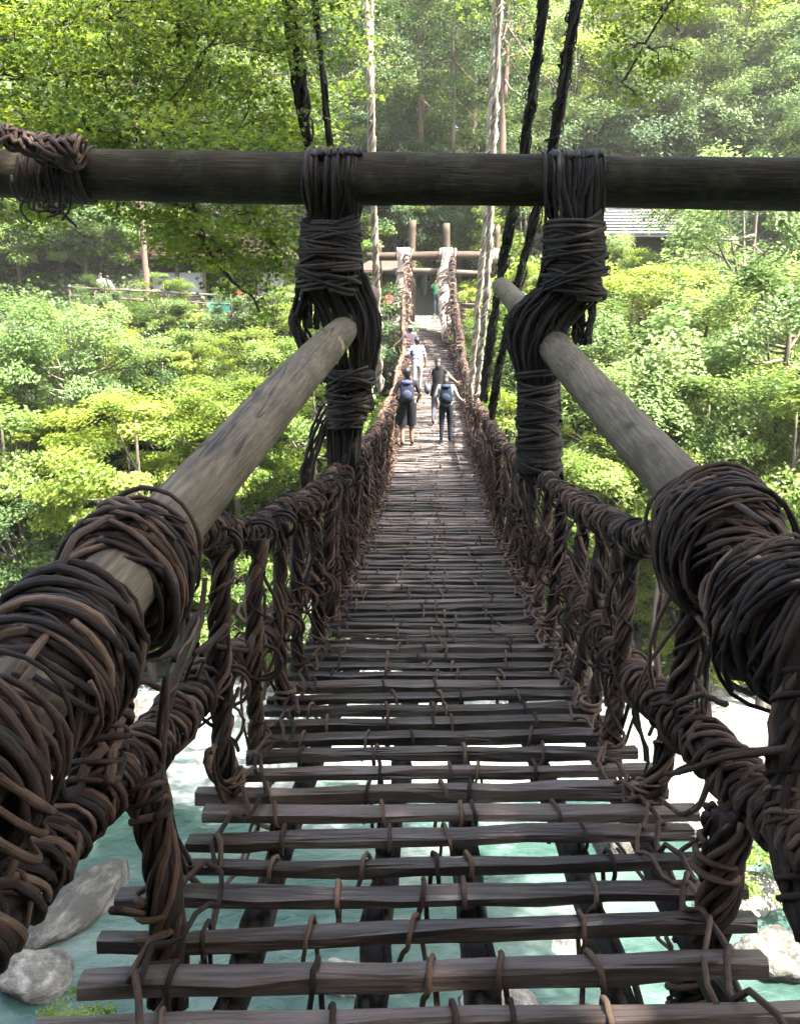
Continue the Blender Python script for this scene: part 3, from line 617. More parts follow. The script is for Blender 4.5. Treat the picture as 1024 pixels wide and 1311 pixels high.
# bundles of vines: skeleton rows are px, py, half width in px
def bundle(name, label, D, rows, nst, rows2, bands, px_beam):
    c = P(rows[0][0], rows[0][1], D); o = empty(name, c, label=label, cat='vine bundle', group='vine bundles that hold the overhead log')
    ppm = 1.035 * D / FPX
    rows = np.array(rows, float)
    def strands(b, rows, n, over, depth=.13):
        for k in range(n):
            u = random.uniform(-1, 1); v = math.sqrt(max(0, 1 - u * u)) * random.choice([-1, 1]) * random.uniform(.5, 1); sw = random.gauss(0, .25); pts = []
            for i, (px, py, hw) in enumerate(rows):
                uu = np.clip(u + sw * math.sin(i * .9 + k), -1, 1)
                pts.append(P(px + uu * hw, py, D) + np.array([0, v * depth * hw / 34, 0]))
            if over:
                bc = beam_at(px_beam); top = pts[0]; pr = []; rr = .235 + random.uniform(0, .03)
                for a in np.linspace(-25, 205, 11) if v < .2 else np.linspace(205, 40, 9):
                    pr.append([top[0] + random.gauss(0, .012), bc[1] - rr * math.cos(R(a)), bc[2] + rr * math.sin(R(a)) + .0])
                pts = pts[2:] if True else pts
                fr = pr[::-1] + pts if v < .2 else [[p[0], p[1], p[2]] for p in pr[::-1]] + [[q[0], q[1] + .16, q[2]] for q in pts]
                pts = fr
            n2 = 44; p = resample(pts, n2)[0] + jig(n2, .006, 5)
            b.tube(p, random.uniform(.010, .021) * (1 + .14 * jig(n2, .7, 5)[:, 0]), 6, lump=.07)
    b = MB(); strands(b, rows, nst, True); s_ = b.build('strands', M['vine_dark'], o, loc=c); s_.location = (0, 0, 0)
    for rw in rows2:
        b = MB(); strands(b, rw[0], rw[1], False, .10); x = b.build('strands', M['vine_dark'], o, loc=c); x.location = (0, 0, 0)
    for (y0, y1, hw0, hw1, pxa, pxb, nt_) in bands:
        b = MB()
        for k in range(nt_):
            t = random.uniform(0, 1); q = P(pxa + (pxb - pxa) * t, y0 + (y1 - y0) * t, D); rad = (hw0 + (hw1 - hw0) * t) * ppm
            coil(b, q, (random.gauss(0, .16), random.gauss(0, .12), 1), rad * random.uniform(.92, 1.12), random.uniform(.03, .10), random.uniform(1.2, 2.8), random.uniform(.012, .02), 6, .11, .85, 22, .2)
        x = b.build('binding', M['vine_dark'], o, loc=c); x.location = (0, 0, 0)
    return o
DL, DR = 8.05, 7.55
bundle('vine_bundle', 'dark vine bundle over the overhead log on the left, above the left side log', DL,
       [(428, 185, 34), (428, 258, 32), (426, 285, 30), (421, 330, 38), (424, 365, 38), (444, 400, 34), (450, 440, 30), (448, 485, 27), (440, 540, 22), (438, 600, 18)], 60,
       [([(400, 350, 14), (388, 385, 14), (378, 415, 10), (392, 450, 12), (425, 490, 14)], 12), ([(455, 350, 12), (470, 385, 12), (478, 425, 10), (470, 465, 12), (455, 500, 10)], 16), ([(400, 345, 10), (396, 380, 12), (398, 420, 10)], 10), ([(425, 520, 14), (405, 560, 10), (392, 600, 10), (390, 640, 8)], 10)],
       [(290, 362, 36, 42, 424, 420, 34), (470, 545, 33, 24, 450, 443, 26)], 428)
bundle('vine_bundle', 'dark vine bundle over the overhead log on the right, looped round the right side log', DR,
       [(735, 185, 37), (735, 262, 33), (735, 290, 35), (735, 340, 37), (728, 375, 38), (700, 402, 36), (684, 440, 32), (688, 485, 26), (688, 545, 25), (690, 610, 24)], 60,
       [([(700, 370, 14), (665, 395, 12), (654, 430, 10), (668, 465, 12), (685, 490, 14)], 18), ([(748, 370, 16), (748, 405, 14), (744, 440, 10)], 18), ([(706, 380, 16), (710, 420, 12), (706, 460, 12), (694, 490, 14)], 14), ([(705, 560, 10), (712, 600, 8), (720, 640, 8)], 8)],
       [(288, 378, 36, 40, 735, 735, 36), (478, 592, 27, 27, 688, 690, 52)], 735)
# the pale rope that lies along the left end of the beam
q0 = beam_at(-60)
b = MB(); pth = [P(-30, 150, 7.9), P(10, 175, 7.85), P(55, 192, 7.85), P(98, 190, 7.9)]
rope(b, resample(pth, 12)[0], .085, 12, .02, 1.2, 30, 6, .25, irregular=.8); rope(b, resample(pth, 12)[0], .04, 5, .03, .6, 14, 5)
for k in range(14): coil(b, P(random.uniform(52, 105), random.uniform(188, 200), 7.95), (1, .05, random.gauss(0, .2)), .12, .1, random.uniform(1.2, 2.4), .014, 6, .15)
o = b.build('vine_rope', M['vine']); tag(o, 'grey brown vine rope coiled on the left end of the overhead log', 'rope')
b = MB(); bc = beam_at(78)
for k in range(26): coil(b, beam_at(random.uniform(45, 110)), (1, .1, random.gauss(0, .12)), .245 * random.uniform(.97, 1.08), .12, random.uniform(1.2, 2.6), .015, 6, .08, 1, 22, .2)
for k in range(16):
    q = beam_at(random.uniform(50, 105)) + [0, -.2, -.15]; strand(b, [q, q + [random.gauss(0, .06), 0, -.2], q + [random.gauss(0, .1), 0, -random.uniform(.12, .35)]], .012, 5, 12)
tag(b.build('vine_knot', M['vine_dark']), 'dark ragged vine knot hanging under the left end of the overhead log', 'vine knot')

# ---- suspension vines that go up into the trees
M['ivy'] = leafmat('clinging_leaf', (0.02, 0.035, 0.014), (0.04, 0.06, 0.02), (0.07, 0.1, 0.03), .3)
KITE = np.array([(0, 0, 0), (.5, .3, .06), (1, 0, 0), (.5, -.3, .06)]); KQ = [(0, 1, 2, 3)]
def susp(label, pts, R0, ns, rs, mat, leaves=0, tw=.3):
    if mat is M['vine_pale']: tw, rs = 1.3, rs * .8
    p = [P(*q) for q in pts]; d = p[0] - p[1]; p = [p[0] + d * 1.2 + [0, 0, 1.0], *p]
    o = empty('suspension_vine', p[-1], label=label, cat='vine', group='suspension vines between trees and rails')
    b = MB(); pth = resample(p, 40)[0]; rope(b, pth, R0, ns, rs, tw, 14, 5, .5, irregular=1.0); rope(b, pth, R0 * 1.5, 2, rs * .55, 2.2, 16, 4, .5, irregular=2.0); rope(b, pth, R0 * .4, 3, rs * 1.2, .3, 6, 5, tints=(0, .4))
    x = b.build('strands', mat, o, loc=p[-1]); x.location = (0, 0, 0)
    if leaves:
        b = MB(); k = rng.integers(0, 40, leaves); c = pth[k] + rng.normal(size=(leaves, 3)) * R0 * 1.1
        b.leaves(c, rng.normal(size=(leaves, 3)) + [0, 0, .5], rng.uniform(.05, .09, leaves), KITE, KQ, rng.uniform(0, 1, leaves)); x = b.build('foliage', M['ivy'], o, smooth=False, loc=p[-1]); x.location = (0, 0, 0); x['kind'] = 'stuff'
susp('thick dark vine rising from the left bundle, the left one of its pair', [(370, -20, 9.6), (383, 100, 9.9), (396, 190, 10.3), (420, 330, 11.2), (455, 450, 12.3), (474, 525, 13.2)], .05, 8, .019, M['vine_dark'], 260)
susp('thinner dark vine rising from the left bundle, the right one of its pair', [(402, -20, 10.2), (412, 90, 10.4), (421, 190, 10.8), (440, 330, 11.6), (465, 450, 12.6), (478, 520, 13.6)], .03, 5, .015, M['vine_dark'], 160)
susp('thick dark vine crossing behind the overhead log left of the right bundle', [(698, -20, 10.6), (683, 100, 11.0), (670, 200, 11.4), (650, 300, 12.2), (632, 400, 13.2), (618, 512, 14.6)], .048, 8, .019, M['vine_dark'], 220)
susp('thick dark vine touching the left edge of the right bundle', [(740, -20, 9.8), (722, 100, 10.1), (704, 200, 10.5), (684, 290, 11.1), (655, 390, 12.0), (636, 480, 13.0), (630, 535, 13.6)], .048, 8, .019, M['vine_dark'], 220)
susp('pale sunlit vine hanging left of the walkers', [(468, -20, 15.2), (474, 120, 15.4), (478, 260, 15.8), (483, 400, 16.5), (486, 500, 17.3)], .042, 7, .024, M['vine_pale'])
susp('second pale sunlit vine hanging left of the walkers, nearer the rail', [(476, 40, 16.4), (479, 200, 16.6), (482, 330, 16.9), (478, 430, 17.0), (476, 525, 16.0)], .02, 4, .015, M['vine_pale'])
susp('pale sunlit vine right of the walkers, left one of the pair', [(636, -20, 15.4), (629, 130, 15.8), (624, 260, 16.2), (612, 390, 17.0), (601, 505, 18.4)], .042, 6, .024, M['vine_pale'])
susp('pale sunlit vine right of the walkers, right one of the pair', [(640, -20, 14.8), (634, 130, 15.2), (628, 260, 15.6), (622, 390, 16.2), (608, 515, 17.4)], .042, 6, .024, M['vine_pale'])

# ================================================================== FAR PORTAL
DP = 36.6
portal = empty('bridge_portal', (-.2, DP, .45), label='far log portal of pale timber beams and posts where the bridge ends', cat='portal')
pl = np.array([-.2, DP, .45])
def plog(name, a, c, r, mat, seed, r1=None): x = log(name, a - pl, c - pl, r, r1 or r, mat, portal, seed, 14, 12); return x
plog('beam', P(470, 327, DP - .3), P(650, 329, DP - .3), .17, M['timber'], 21); plog('beam', P(478, 347, DP + .2), P(645, 350, DP + .2), .12, M['fencewood'], 22)
for k, (px, pt, pb_, r, dd) in enumerate(((526, 282, 412, .15, .25), (572, 286, 412, .15, .25), (637, 289, 415, .11, .1), (486, 312, 418, .11, .1))):
    plog('post', P(px, pb_, DP + dd), P(px + (3 if k == 0 else 0), pt, DP + dd), r, M['timber'], 30 + k)
for px, x1 in ((517, 500), (571, 584)):
    b = MB()
    pth = resample([P(px, 318, DP - .75), P(px, 345, DP - .8), P(px - 1, 370, DP - .9), P((px * 3 + x1) / 4, 405, DP - 1.6), P((px + x1) / 2, 430, DP - 3.5)], 20)[0]
    rope(b, pth, np.array([.18, .18, .26, .36, .28, .32, .3]), 18, .038, .5, 8, 5, .35, irregular=.8); rope(b, pth, .14, 6, .09, .3, 5, 5, tints=(.2, .6))
    for k in range(26): coil(b, pth[random.randrange(4, 16)], pth[5] - pth[14], random.uniform(.26, .36), .12, random.uniform(1, 2), .03, 5, .12, 1, 12)
    for k in range(8): coil(b, P(px + random.uniform(-8, 8), 327, DP - .3), (1, 0, 0), .26, .2, 1.5, .035, 5, .1, 1, 12)
    b.build('vine_binding', M['vine_pale'], portal, loc=pl).location = (0, 0, 0)
b = MB()
for k in range(12): coil(b, P(636 + random.uniform(-8, 8), 328, DP - .25), (1, 0, 0), .27, .2, 1.5, .035, 5, .1, 1, 12)
b.build('vine_binding', M['vine_pale'], portal, loc=pl).location = (0, 0, 0)

# ================================================================== TREES AND SHRUBS
def gh(x, y): return float(ground_h(x, y))
LOBE = np.array([(0, 0, 0), (.35, .22, .03), (1, .10, 0), (.45, 0, .02), (.7, .62, -.02), (.12, .2, .02), (.7, -.62, -.02), (.12, -.2, .02), (.35, -.22, .03), (1, -.10, 0)])
LOBEQ = [(0, 8, 2, 1), (0, 3, 4, 5), (0, 7, 6, 3)]
def crown_mesh(name, mat, seed, Rr=3.0, ncl=60, per=150, ls=(.11, .19), flat_=.32, shape='round', hz=.85, droop=0.0):
    """leaf sprays spread through a crown of radius Rr: many flat clumps with gaps between them"""
    g = np.random.default_rng(seed); b = MB(); C, N, S, T, cen = [], [], [], [], []
    for k in range(ncl):
        d = nrm(g.normal(size=3)); rad = g.uniform(.45, 1.0) ** .6
        if shape == 'cone': z = g.uniform(-1, 1) ; a = g.uniform(0, 6.28); q = (1 - z) * .5 + .12; d = np.array([math.cos(a) * q, math.sin(a) * q, z]); rad = g.uniform(.6, 1)
        if shape == 'dome' and d[2] < -.25: d[2] *= -.6
        c = d * rad * Rr * np.array([1, 1, hz]) * (1 + .18 * math.sin(k * 2.3)); cen.append(c); r = Rr * g.uniform(.18, .36); n = int(per * g.uniform(.6, 1.4))
        p = g.normal(size=(n, 3)); p /= np.linalg.norm(p, axis=1)[:, None]; p *= (g.uniform(0, 1, n) ** .5)[:, None] * r; p[:, 2] *= flat_
        rr = np.linalg.norm(p[:, :2], axis=1); p[:, 2] -= droop * rr ** 2 / r
        out_ = nrm(d); tl = g.normal(size=(n, 3)) * .45 + np.array([0, 0, 1.0]) + out_ * .8
        C.append(c + p); N.append(tl); S.append(g.uniform(*ls, n)); T.append(np.clip(g.normal(.5, .15, n) + g.uniform(-.25, .25), 0, 1))
    b.leaves(np.vstack(C), np.vstack(N), np.concatenate(S), KITE, KQ, np.concatenate(T)); return b.mesh(name, mat, smooth=False), cen
def limb_mesh(name, mat, cen, Rr, seed, base=-1.15, n=16, r0=.13):
    """limbs fanning from the foot of the crown to its clumps"""
    g = np.random.default_rng(seed); b = MB(); f = np.array([0, 0, base * Rr]); top = np.array([.1, 0, .5 * Rr])
    b.tube(resample([f, f * .5 + [.12, .05, 0], [0, .1, 0], top], 9)[0], np.linspace(r0, .03, 9), 7)
    for c in cen[:n]:
        s = f + (top - f) * g.uniform(.15, .7); m_ = (s + c) / 2 + [0, 0, -.12 * Rr]; b.tube(resample([s, m_, c], 8)[0], np.linspace(r0 * .42, .015, 8), 5)
    return b.mesh(name, mat)
def tmesh(mat, seed):                                              # unit trunk, 1 m tall, scaled per tree
    g = np.random.default_rng(seed); b = MB(); z = np.linspace(0, 1, 8); p = np.stack([.25 * np.sin(z * 2.2 + seed) * z * (1 - z), .2 * np.sin(z * 3 + seed) * z * (1 - z), z], 1)
    b.tube(p, np.array([1.35, 1.1, 1, .98, .95, .92, .88, .85]), 9); return b.mesh('trunk', mat)
CR = {}
def defcrown(key, mat, n, bark='trunk', **k):
    CR[key] = []
    for s in range(n):
        seed = hash_(key) + s; me, cen = crown_mesh('crown', M[mat], seed, **k); Rr = k.get('Rr', 3.0)
        CR[key].append((me, limb_mesh('limbs', M[bark], cen, Rr, seed), Rr, tmesh(M[bark], s + 1)))
def hash_(s): return sum(ord(c) * (i + 3) for i, c in enumerate(s)) % 9973
defcrown('fresh', 'leaf_fresh', 3, ncl=46, per=400, flat_=.40, ls=(.11, .19))
defcrown('cool', 'leaf_cool', 3, ncl=48, per=420, flat_=.55, ls=(.10, .18), droop=.5)
defcrown('mid', 'leaf_mid', 2, ncl=46, per=360, flat_=.45, ls=(.11, .20))
defcrown('dark', 'leaf_dark', 2, ncl=46, per=320, flat_=.6, ls=(.11, .20))
defcrown('cedar', 'leaf_dark', 2, 'cedar_bark', ncl=80, per=120, shape='cone', hz=1.5, flat_=.45, ls=(.10, .17), droop=.4)
defcrown('shrub', 'leaf_fresh', 2, Rr=1.2, ncl=30, per=80, ls=(.08, .14), shape='dome', hz=.75, flat_=.45)
defcrown('dshrub', 'leaf_mid', 2, Rr=1.2, ncl=30, per=80, ls=(.08, .14), shape='dome', hz=.75, flat_=.45)
TREES = 0
def tree(kind, label, c, s=1.0, group=None, tr=.16, name=None, sz=1.0, cat='tree'):
    """crown centre at c; the trunk runs straight down to the ground"""
    global TREES
    me, lm, Rr, tm = CR[kind][TREES % len(CR[kind])]; TREES += 1
    g = gh(c[0], c[1]); h = c[2] - g; low = 1.15 * Rr * s * sz
    if h < low * .8 and 'shrub' not in kind: c = (c[0], c[1], g + low * .8); h = low * .8
    o = empty(name or ('tree' if 'shrub' not in kind else 'shrub'), (c[0], c[1], g - .1), random.uniform(0, 6.28), label=label, cat=cat, group=group)
    a = link('crown', me, o, (0, 0, h + .1)); a.scale = (s, s, s * sz); b_ = link('limbs', lm, o, (0, 0, h + .1)); b_.scale = (s, s, s * sz)
    if h + .1 - low > .3:
        t = link('trunk', tm, o); t.scale = (tr * s, tr * s, h + .25 - low)
    return o

# ---- trees and shrubs on the far bank (px, py, distance, scale)
DK = 0
bank = [
 ('fresh', 'bright yellow-green tree below the left side log, sunlit from above', 175, 600, 23.5, .95),
 ('fresh', 'small bright green tree right below the middle of the left side log', 300, 560, 25.5, .75),
 ('cool', 'slender pale-trunked tree with airy crown at the left edge above the gorge', 95, 455, 29, .85),
 ('cool', 'pale green tree at the far left edge beside the slender tree', -20, 470, 28, .9),
 ('mid', 'shaded green tree under the fence on the left bank', 250, 500, 32, .62),
 ('dark', 'dark shaded tree between slender tree and left side log', 180, 530, 31, .65),
 ('mid', 'darker green tree at left edge under the pale trees', 10, 590, 25, .95),
 ('dark', 'dark tree low at the left edge above the shore', 25, 680, 23.5, .7),
 ('mid', 'green tree behind the left vine bundle', 400, 520, 27, .8),
 ('fresh', 'leafy tree between the left bundle and the left rail', 470, 560, 29, .6),
 ('dark', 'dark tree beside the far end of the left rail', 465, 430, 33, .75),
 ('cool', 'mint green tree right of the right vine bundle, half way down', 800, 545, 25, .95),
 ('cool', 'large mint green tree in the middle of the right bank', 900, 470, 28, 1.25),
 ('fresh', 'pale sunlit tree left of the large mint green tree', 810, 420, 31, .9),
 ('cool', 'pale rounded tree at the right edge above the near log', 1010, 440, 27, 1.2),
 ('fresh', 'bright green tree below the grey roofed house', 850, 395, 34, .75),
 ('cool', 'tall pale tree right of the grey roofed house', 960, 320, 36, 1.3),
 ('mid', 'green tree right of the near right log wrap', 1010, 590, 22.5, .95),
 ('mid', 'green tree directly over the right side log', 905, 575, 24, .85),
 ('fresh', 'small bright tree between the right rail and the right bundle', 650, 555, 24.5, .55),
 ('mid', 'green tree left of the right bundle near the pale vines', 660, 440, 31, .7),
 ('mid', 'shaded tree under the right side log', 770, 640, 22.8, .7),
 ('fresh', 'light tree beside the portal right post', 665, 385, 34.5, .6),
 ('cool', 'pale tree above the right vine bundle base', 745, 450, 29, .8),
 ('fresh', 'light tree in front of the grey house, left of its middle', 790, 358, 38, .6),
 ('cool', 'pale tree in front of the grey house, at its right corner', 880, 362, 38.5, .6),
 ('cool', 'pale tree hiding the left end of the grey roof', 765, 325, 39, .5),
 ('fresh', 'sunny tree at the lower right bank behind the log', 850, 640, 22.5, .6),
]
for kind, lab, px, py, D, s in bank:
    tree(kind, lab, P(px, py, D), s, 'trees on the far bank', tr=.10 if 'slender' in lab else .13)
for px, py, D, s in ((20, 300, 45, .8), (75, 290, 46, .85), (135, 285, 46.5, .85), (190, 270, 48, .9), (505, 262, 45, .85), (545, 275, 46, .8), (590, 268, 45.5, .85), (630, 255, 46, .9), (560, 235, 48, 1.0), (610, 225, 49, 1.0), (515, 225, 49, 1.0), (680, 270, 45, .9), (725, 262, 47, .9)):
    tree('dark' if DK > 3 else 'mid', f'{"dark evergreen right behind the far portal" if DK > 3 else "leafy tree behind the promenade"}, {["outermost at the left edge", "second from the left edge", "right above the man in white", "between the man in white and the hut", "leftmost low one", "low one between the posts", "low one behind the right post", "low one at the outer post", "taller one in the middle", "taller one at right", "taller one at left", "one right of the pale vines", "one beside the right bundle"][DK]}', P(px, py, D), s, 'evergreens behind the far portal' if DK > 3 else 'trees behind the promenade'); DK += 1
for px, py, D, s, lab in ((215, 450, 36, .42, 'shaded bush tree right under the promenade fence'), (300, 450, 35.5, .42, 'shaded bush tree under the hut counter'), (370, 450, 35.5, .42, 'shaded bush tree left of the left bundle'), (130, 455, 35, .45, 'shaded bush tree under the man in white'), (330, 480, 31, .65, 'green tree over the far part of the left log'), (440, 480, 31, .7, 'green tree behind the left bundle foot'), (40, 520, 30, .7, 'shaded tree behind the slender pale-trunked tree')):
    tree('mid' if DK % 2 else 'dark', lab, P(px, py, D), s, 'trees on the far bank'); DK += 1
for D, row, sc_ in ((25.0, 'lowest', .62), (28.5, 'middle', .7), (32.0, 'upper', .58)):
    for side, pxs in (('left', range(-70, 470, 92)), ('right', range(660, 1110, 88))):
        for i, px in enumerate(pxs):
            x = (px + random.uniform(-25, 25) - 552) / FPX * D * 1.03; y = D + random.uniform(-1.2, 1.2)
            if abs(x) > 2.6: tree(random.choice(('fresh', 'mid', 'cool', 'fresh')), f'young tree in the {row} row of the {side} bank thicket, {["first", "second", "third", "fourth", "fifth", "sixth"][i]} from left', (x, y, gh(x, y) + 1.5), sc_ * random.uniform(.85, 1.2), 'young trees of the bank thicket')
k = 0
shr = [(60, 745, 'left edge shore'), (150, 735, 'left shore below the bright tree'), (250, 745, 'left shore behind the vine loops'), (330, 700, 'left bank behind the upper rail'), (385, 650, 'left bank under the dark bundle'), (350, 780, 'shore between the left hangers'), (420, 610, 'left bank near the rail top'),
       (690, 690, 'right bank behind the right hangers'), (760, 730, 'right shore beside the right hangers'), (800, 790, 'shore right of the deck'), (845, 720, 'right bank under the right log wrap'), (720, 640, 'right bank just right of the bundle foot'), (950, 690, 'right bank behind the log wrap'), (1000, 800, 'right shore behind the near wrap'), (640, 610, 'right bank close to the rail'), (70, 410, 'slope under the fence at the left edge'), (115, 415, 'slope under the man in white'), (165, 412, 'slope below the pale cedar trunk'), (205, 415, 'slope below the white wall panel'), (245, 410, 'slope below the teal counter cloth'), (285, 414, 'slope below the red shirt'), (325, 410, 'slope beside the left bundle'), (365, 415, 'slope touching the left bundle'), (150, 450, 'upper left slope, lower row, first'), (230, 455, 'upper left slope, lower row, middle'), (310, 450, 'upper left slope, lower row, last'), (60, 460, 'left slope beside the slender tree'), (700, 420, 'slope right of the right bundle'), (790, 440, 'slope under the pale sunlit tree'), (20, 800, 'left corner of the shore'), (200, 810, 'shore behind the near left wrap')]
for px, py, wh in shr:
    d = ray(px, py); tt = np.linspace(15, 60, 500); pp = CAM + d[None] * tt[:, None]; gz_ = ground_h(pp[:, 0], pp[:, 1]); i = int(np.argmax(pp[:, 2] < gz_ + .3)); c = pp[i]
    tree('shrub' if k % 3 else 'dshrub', 'leafy green shrub on the ' + wh, (c[0], c[1], gh(c[0], c[1]) + (.2 if py < 430 else .5)), random.uniform(.5, .7) if py < 430 else random.uniform(.85, 1.3), 'shrubs on the far bank', cat='shrub'); k += 1
tree('shrub', 'yellow-green shrub beside the far end of the bridge', P(592, 385, 38.5), .8, cat='shrub')
tree('shrub', 'leafy shrub right of the portal post', P(625, 400, 37.2), .7, cat='shrub')
tree('dshrub', 'dark shrub left of the far steps', P(507, 425, 36.2), .5, cat='shrub')

for px, py, s_, lab in ((95, 1318, .5, 'small leafy plant on the rocks at the bottom left corner'), (965, 1125, .8, 'leafy twigs by the pool at the right edge')):
    c = water_at(px, py, -9.6); o = link('boulder', ROCKS[2], None, (c[0], c[1], -10.1)); o.scale = (.8, .7, .45); tag(o, 'low rock under the ' + lab.split(' by')[0].split(' on')[0], 'boulder', 'boulders along the river')
    t_ = tree('dshrub', lab, (c[0], c[1], -9.6), s_, cat='shrub', sz=.7); t_.location[2] = -9.75
    for ch in list(t_.children):
        if ch.name.startswith(('trunk', 'limbs')): bpy.data.objects.remove(ch)
        else: ch.location[2] = .25
# ---- hillside
hill = []
def where(px): return 'left edge' if px < 130 else 'hut' if px < 380 else 'far portal' if px < 660 else 'grey roofed house' if px < 930 else 'right edge'
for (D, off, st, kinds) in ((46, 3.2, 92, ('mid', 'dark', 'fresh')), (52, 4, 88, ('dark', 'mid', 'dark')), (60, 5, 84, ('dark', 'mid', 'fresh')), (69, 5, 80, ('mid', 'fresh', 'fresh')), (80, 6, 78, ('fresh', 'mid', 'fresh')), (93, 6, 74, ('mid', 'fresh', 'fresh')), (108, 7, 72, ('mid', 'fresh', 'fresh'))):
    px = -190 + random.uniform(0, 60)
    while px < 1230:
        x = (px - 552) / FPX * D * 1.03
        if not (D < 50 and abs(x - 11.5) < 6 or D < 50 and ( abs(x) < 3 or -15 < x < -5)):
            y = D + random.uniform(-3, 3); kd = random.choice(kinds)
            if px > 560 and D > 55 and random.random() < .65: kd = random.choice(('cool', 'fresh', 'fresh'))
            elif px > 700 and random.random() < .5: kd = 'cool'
            row = ('just behind' if D < 56 else 'upslope behind' if D < 75 else 'high above')
            tone = {'dark': 'dark evergreen', 'mid': 'mid green leafy', 'fresh': 'bright green leafy', 'cool': 'pale mint green'}[kd]
            lab = f"{tone} tree {row} the {where(px)}" if 'edge' not in where(px) else f"{tone} hillside tree {row} the picture's {where(px)}"
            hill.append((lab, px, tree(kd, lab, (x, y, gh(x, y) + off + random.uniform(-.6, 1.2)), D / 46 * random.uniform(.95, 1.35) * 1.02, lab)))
        px += st * random.uniform(.8, 1.2)
ORD = ['leftmost one', 'second from left', 'third from left', 'fourth from left', 'fifth from left', 'sixth from left', 'seventh from left', 'eighth from left', 'ninth from left', 'tenth from left', 'eleventh from left', 'twelfth from left', 'thirteenth from left', 'fourteenth from left', 'fifteenth from left', 'sixteenth from left']
for lab in sorted(set(h[0] for h in hill)):
    same = sorted([h for h in hill if h[0] == lab], key=lambda h: h[1])
    for i, h in enumerate(same):
        h[2]['group'] = 'trees on the hillside'
        if len(same) > 1: h[2]['label'] = lab + ', ' + ORD[min(i, 15)]
for px, py, D, s, lab in ((473, 30, 45, 1.0, 'tall cedar with a reddish trunk left of the far portal'), (540, 60, 48, 1.0, 'cedar trunk standing behind the far portal'), (582, 40, 47, .9, 'thin cedar directly behind the right portal post'), (648, 20, 44, 1.1, 'tall cedar right of the pale vines'), (805, 90, 55, 1.0, 'cedar with bare trunk above the grey roof'), (166, 60, 40.5, .9, 'cedar with a pale trunk beside the fence on the left'), (610, 30, 52, 1.0, 'cedar on the slope above the portal')):
    c = P(px, py, D); tree('cedar', lab, c, s, 'cedars behind the far bank', tr=.19 if s > .95 else .15)

# ---- undergrowth over bank and hill
b = MB(); n = 220000
x = rng.uniform(-40, 40, n); y = np.where(np.arange(n) % 11 < 5, 23.6 + 15 * rng.uniform(0, 1, n), 43 + 60 * rng.uniform(0, 1, n) ** 1.6); keep = ~((y > 38.3) & (y < 43) & (x < 5)) & ~((np.abs(x) < 2.2) & (y > 34) & (y < 46)); x, y = x[keep], y[keep]; n = len(x)
cl = vnoise(x, y, 1.6, 11); keep = cl + rng.normal(size=n) * .35 > -.25; x, y, cl = x[keep], y[keep], cl[keep]; n = len(x)
z = ground_h(x, y) + np.abs(rng.normal(size=n)) * (.25 + .45 * np.clip(cl, 0, 1))
b.leaves(np.stack([x, y, z], 1), rng.normal(size=(n, 3)) * .6 + [0, -.3, 1.0], rng.uniform(.12, .26, n) * (1 + (y - 24) / 60), KITE, KQ, np.clip(.45 + .25 * cl + rng.normal(size=n) * .15, 0, 1))
tag(b.build('undergrowth', M['undergrowth'], smooth=False), 'low leafy ground cover over the far bank and hillside', kind='stuff')

# ---- the maple whose boughs hang into the picture on the left
mp = empty('maple_tree', (-8.5, 3.0, gh(-8.5, 3.0)), label='green maple whose layered boughs spread over the upper left', cat='tree')
mo = np.array([-8.5, 3.0, gh(-8.5, 3.0)])
def bough_leaves(b, tw, targets, g, nodes):
    for (px, py, D, rx, n) in targets:
        c = P(px, py, D); nt_ = max(3, n // 110); root = nodes[int(np.argmin(np.linalg.norm(nodes - c, axis=1)))]
        br = resample([root, (root + c) / 2 + g.normal(size=3) * .12 + [0, 0, .1], c], 14)[0]
        tw.tube(br + jig(14, .02, 3), np.linspace(.016, .005, 14), 5)
        for k in range(nt_):
            a = br[g.integers(5, 14)]; dr = np.array([g.normal() * rx, g.normal() * rx * .9, g.normal() * rx * .42 - .08 * rx]); e = c + dr
            t5 = resample([a, (a + e) / 2 + g.normal(size=3) * .08, e], 9)[0]; tw.tube(t5, np.linspace(.007, .002, 9), 4, cap=False)
            q = int(n / nt_ * g.uniform(.7, 1.3)); i = g.integers(3, 9, q); lp = t5[i] + g.normal(size=(q, 3)) * np.array([.22, .22, .06]) * (.6 + .5 * rx)
            b.leaves(lp, g.normal(size=(q, 3)) * .6 + [0, -.35, 1.0], g.uniform(.05, .085, q), LOBE, LOBEQ, np.clip(g.normal(.5, .17, q) + g.uniform(-.22, .22), 0, 1))
def limbs(tw, lst, r0, n=22):
    out_ = []
    for pts in lst:
        p = resample(pts, n)[0] + jig(n, .035, 4); tw.tube(p, np.linspace(r0, .016, n), 6); out_.append(p[6:])
    return np.vstack(out_)
b, tw, g = MB(), MB(), np.random.default_rng(5)
top = mo + [0.6, .8, 8.5]
def bow(*q): return [top, P(-260, q[0][1] - 60, 8.5)] + [P(*k_) for k_ in q]
nodes = limbs(tw, [bow((-80, 20, 9), (60, 30, 10), (210, 10, 11), (330, 40, 12)), bow((-60, 130, 9), (60, 160, 10), (180, 175, 10.5), (300, 160, 11.5), (390, 170, 12.5)), bow((-60, -60, 9.5), (100, -70, 11), (260, -50, 12), (430, -10, 14)),
                   bow((-40, 240, 9.5), (100, 250, 10.5), (240, 255, 11), (330, 290, 12), (370, 330, 12.5)), bow((0, 100, 10), (150, 95, 11), (270, 105, 12), (370, 90, 13)), [P(225, -60, 11), P(235, 20, 11), P(228, 70, 11), P(232, 110, 11)], [P(240, 250, 11), P(255, 300, 11.8), P(300, 360, 12.4), P(335, 400, 12.8)]], .045)
tgt = []
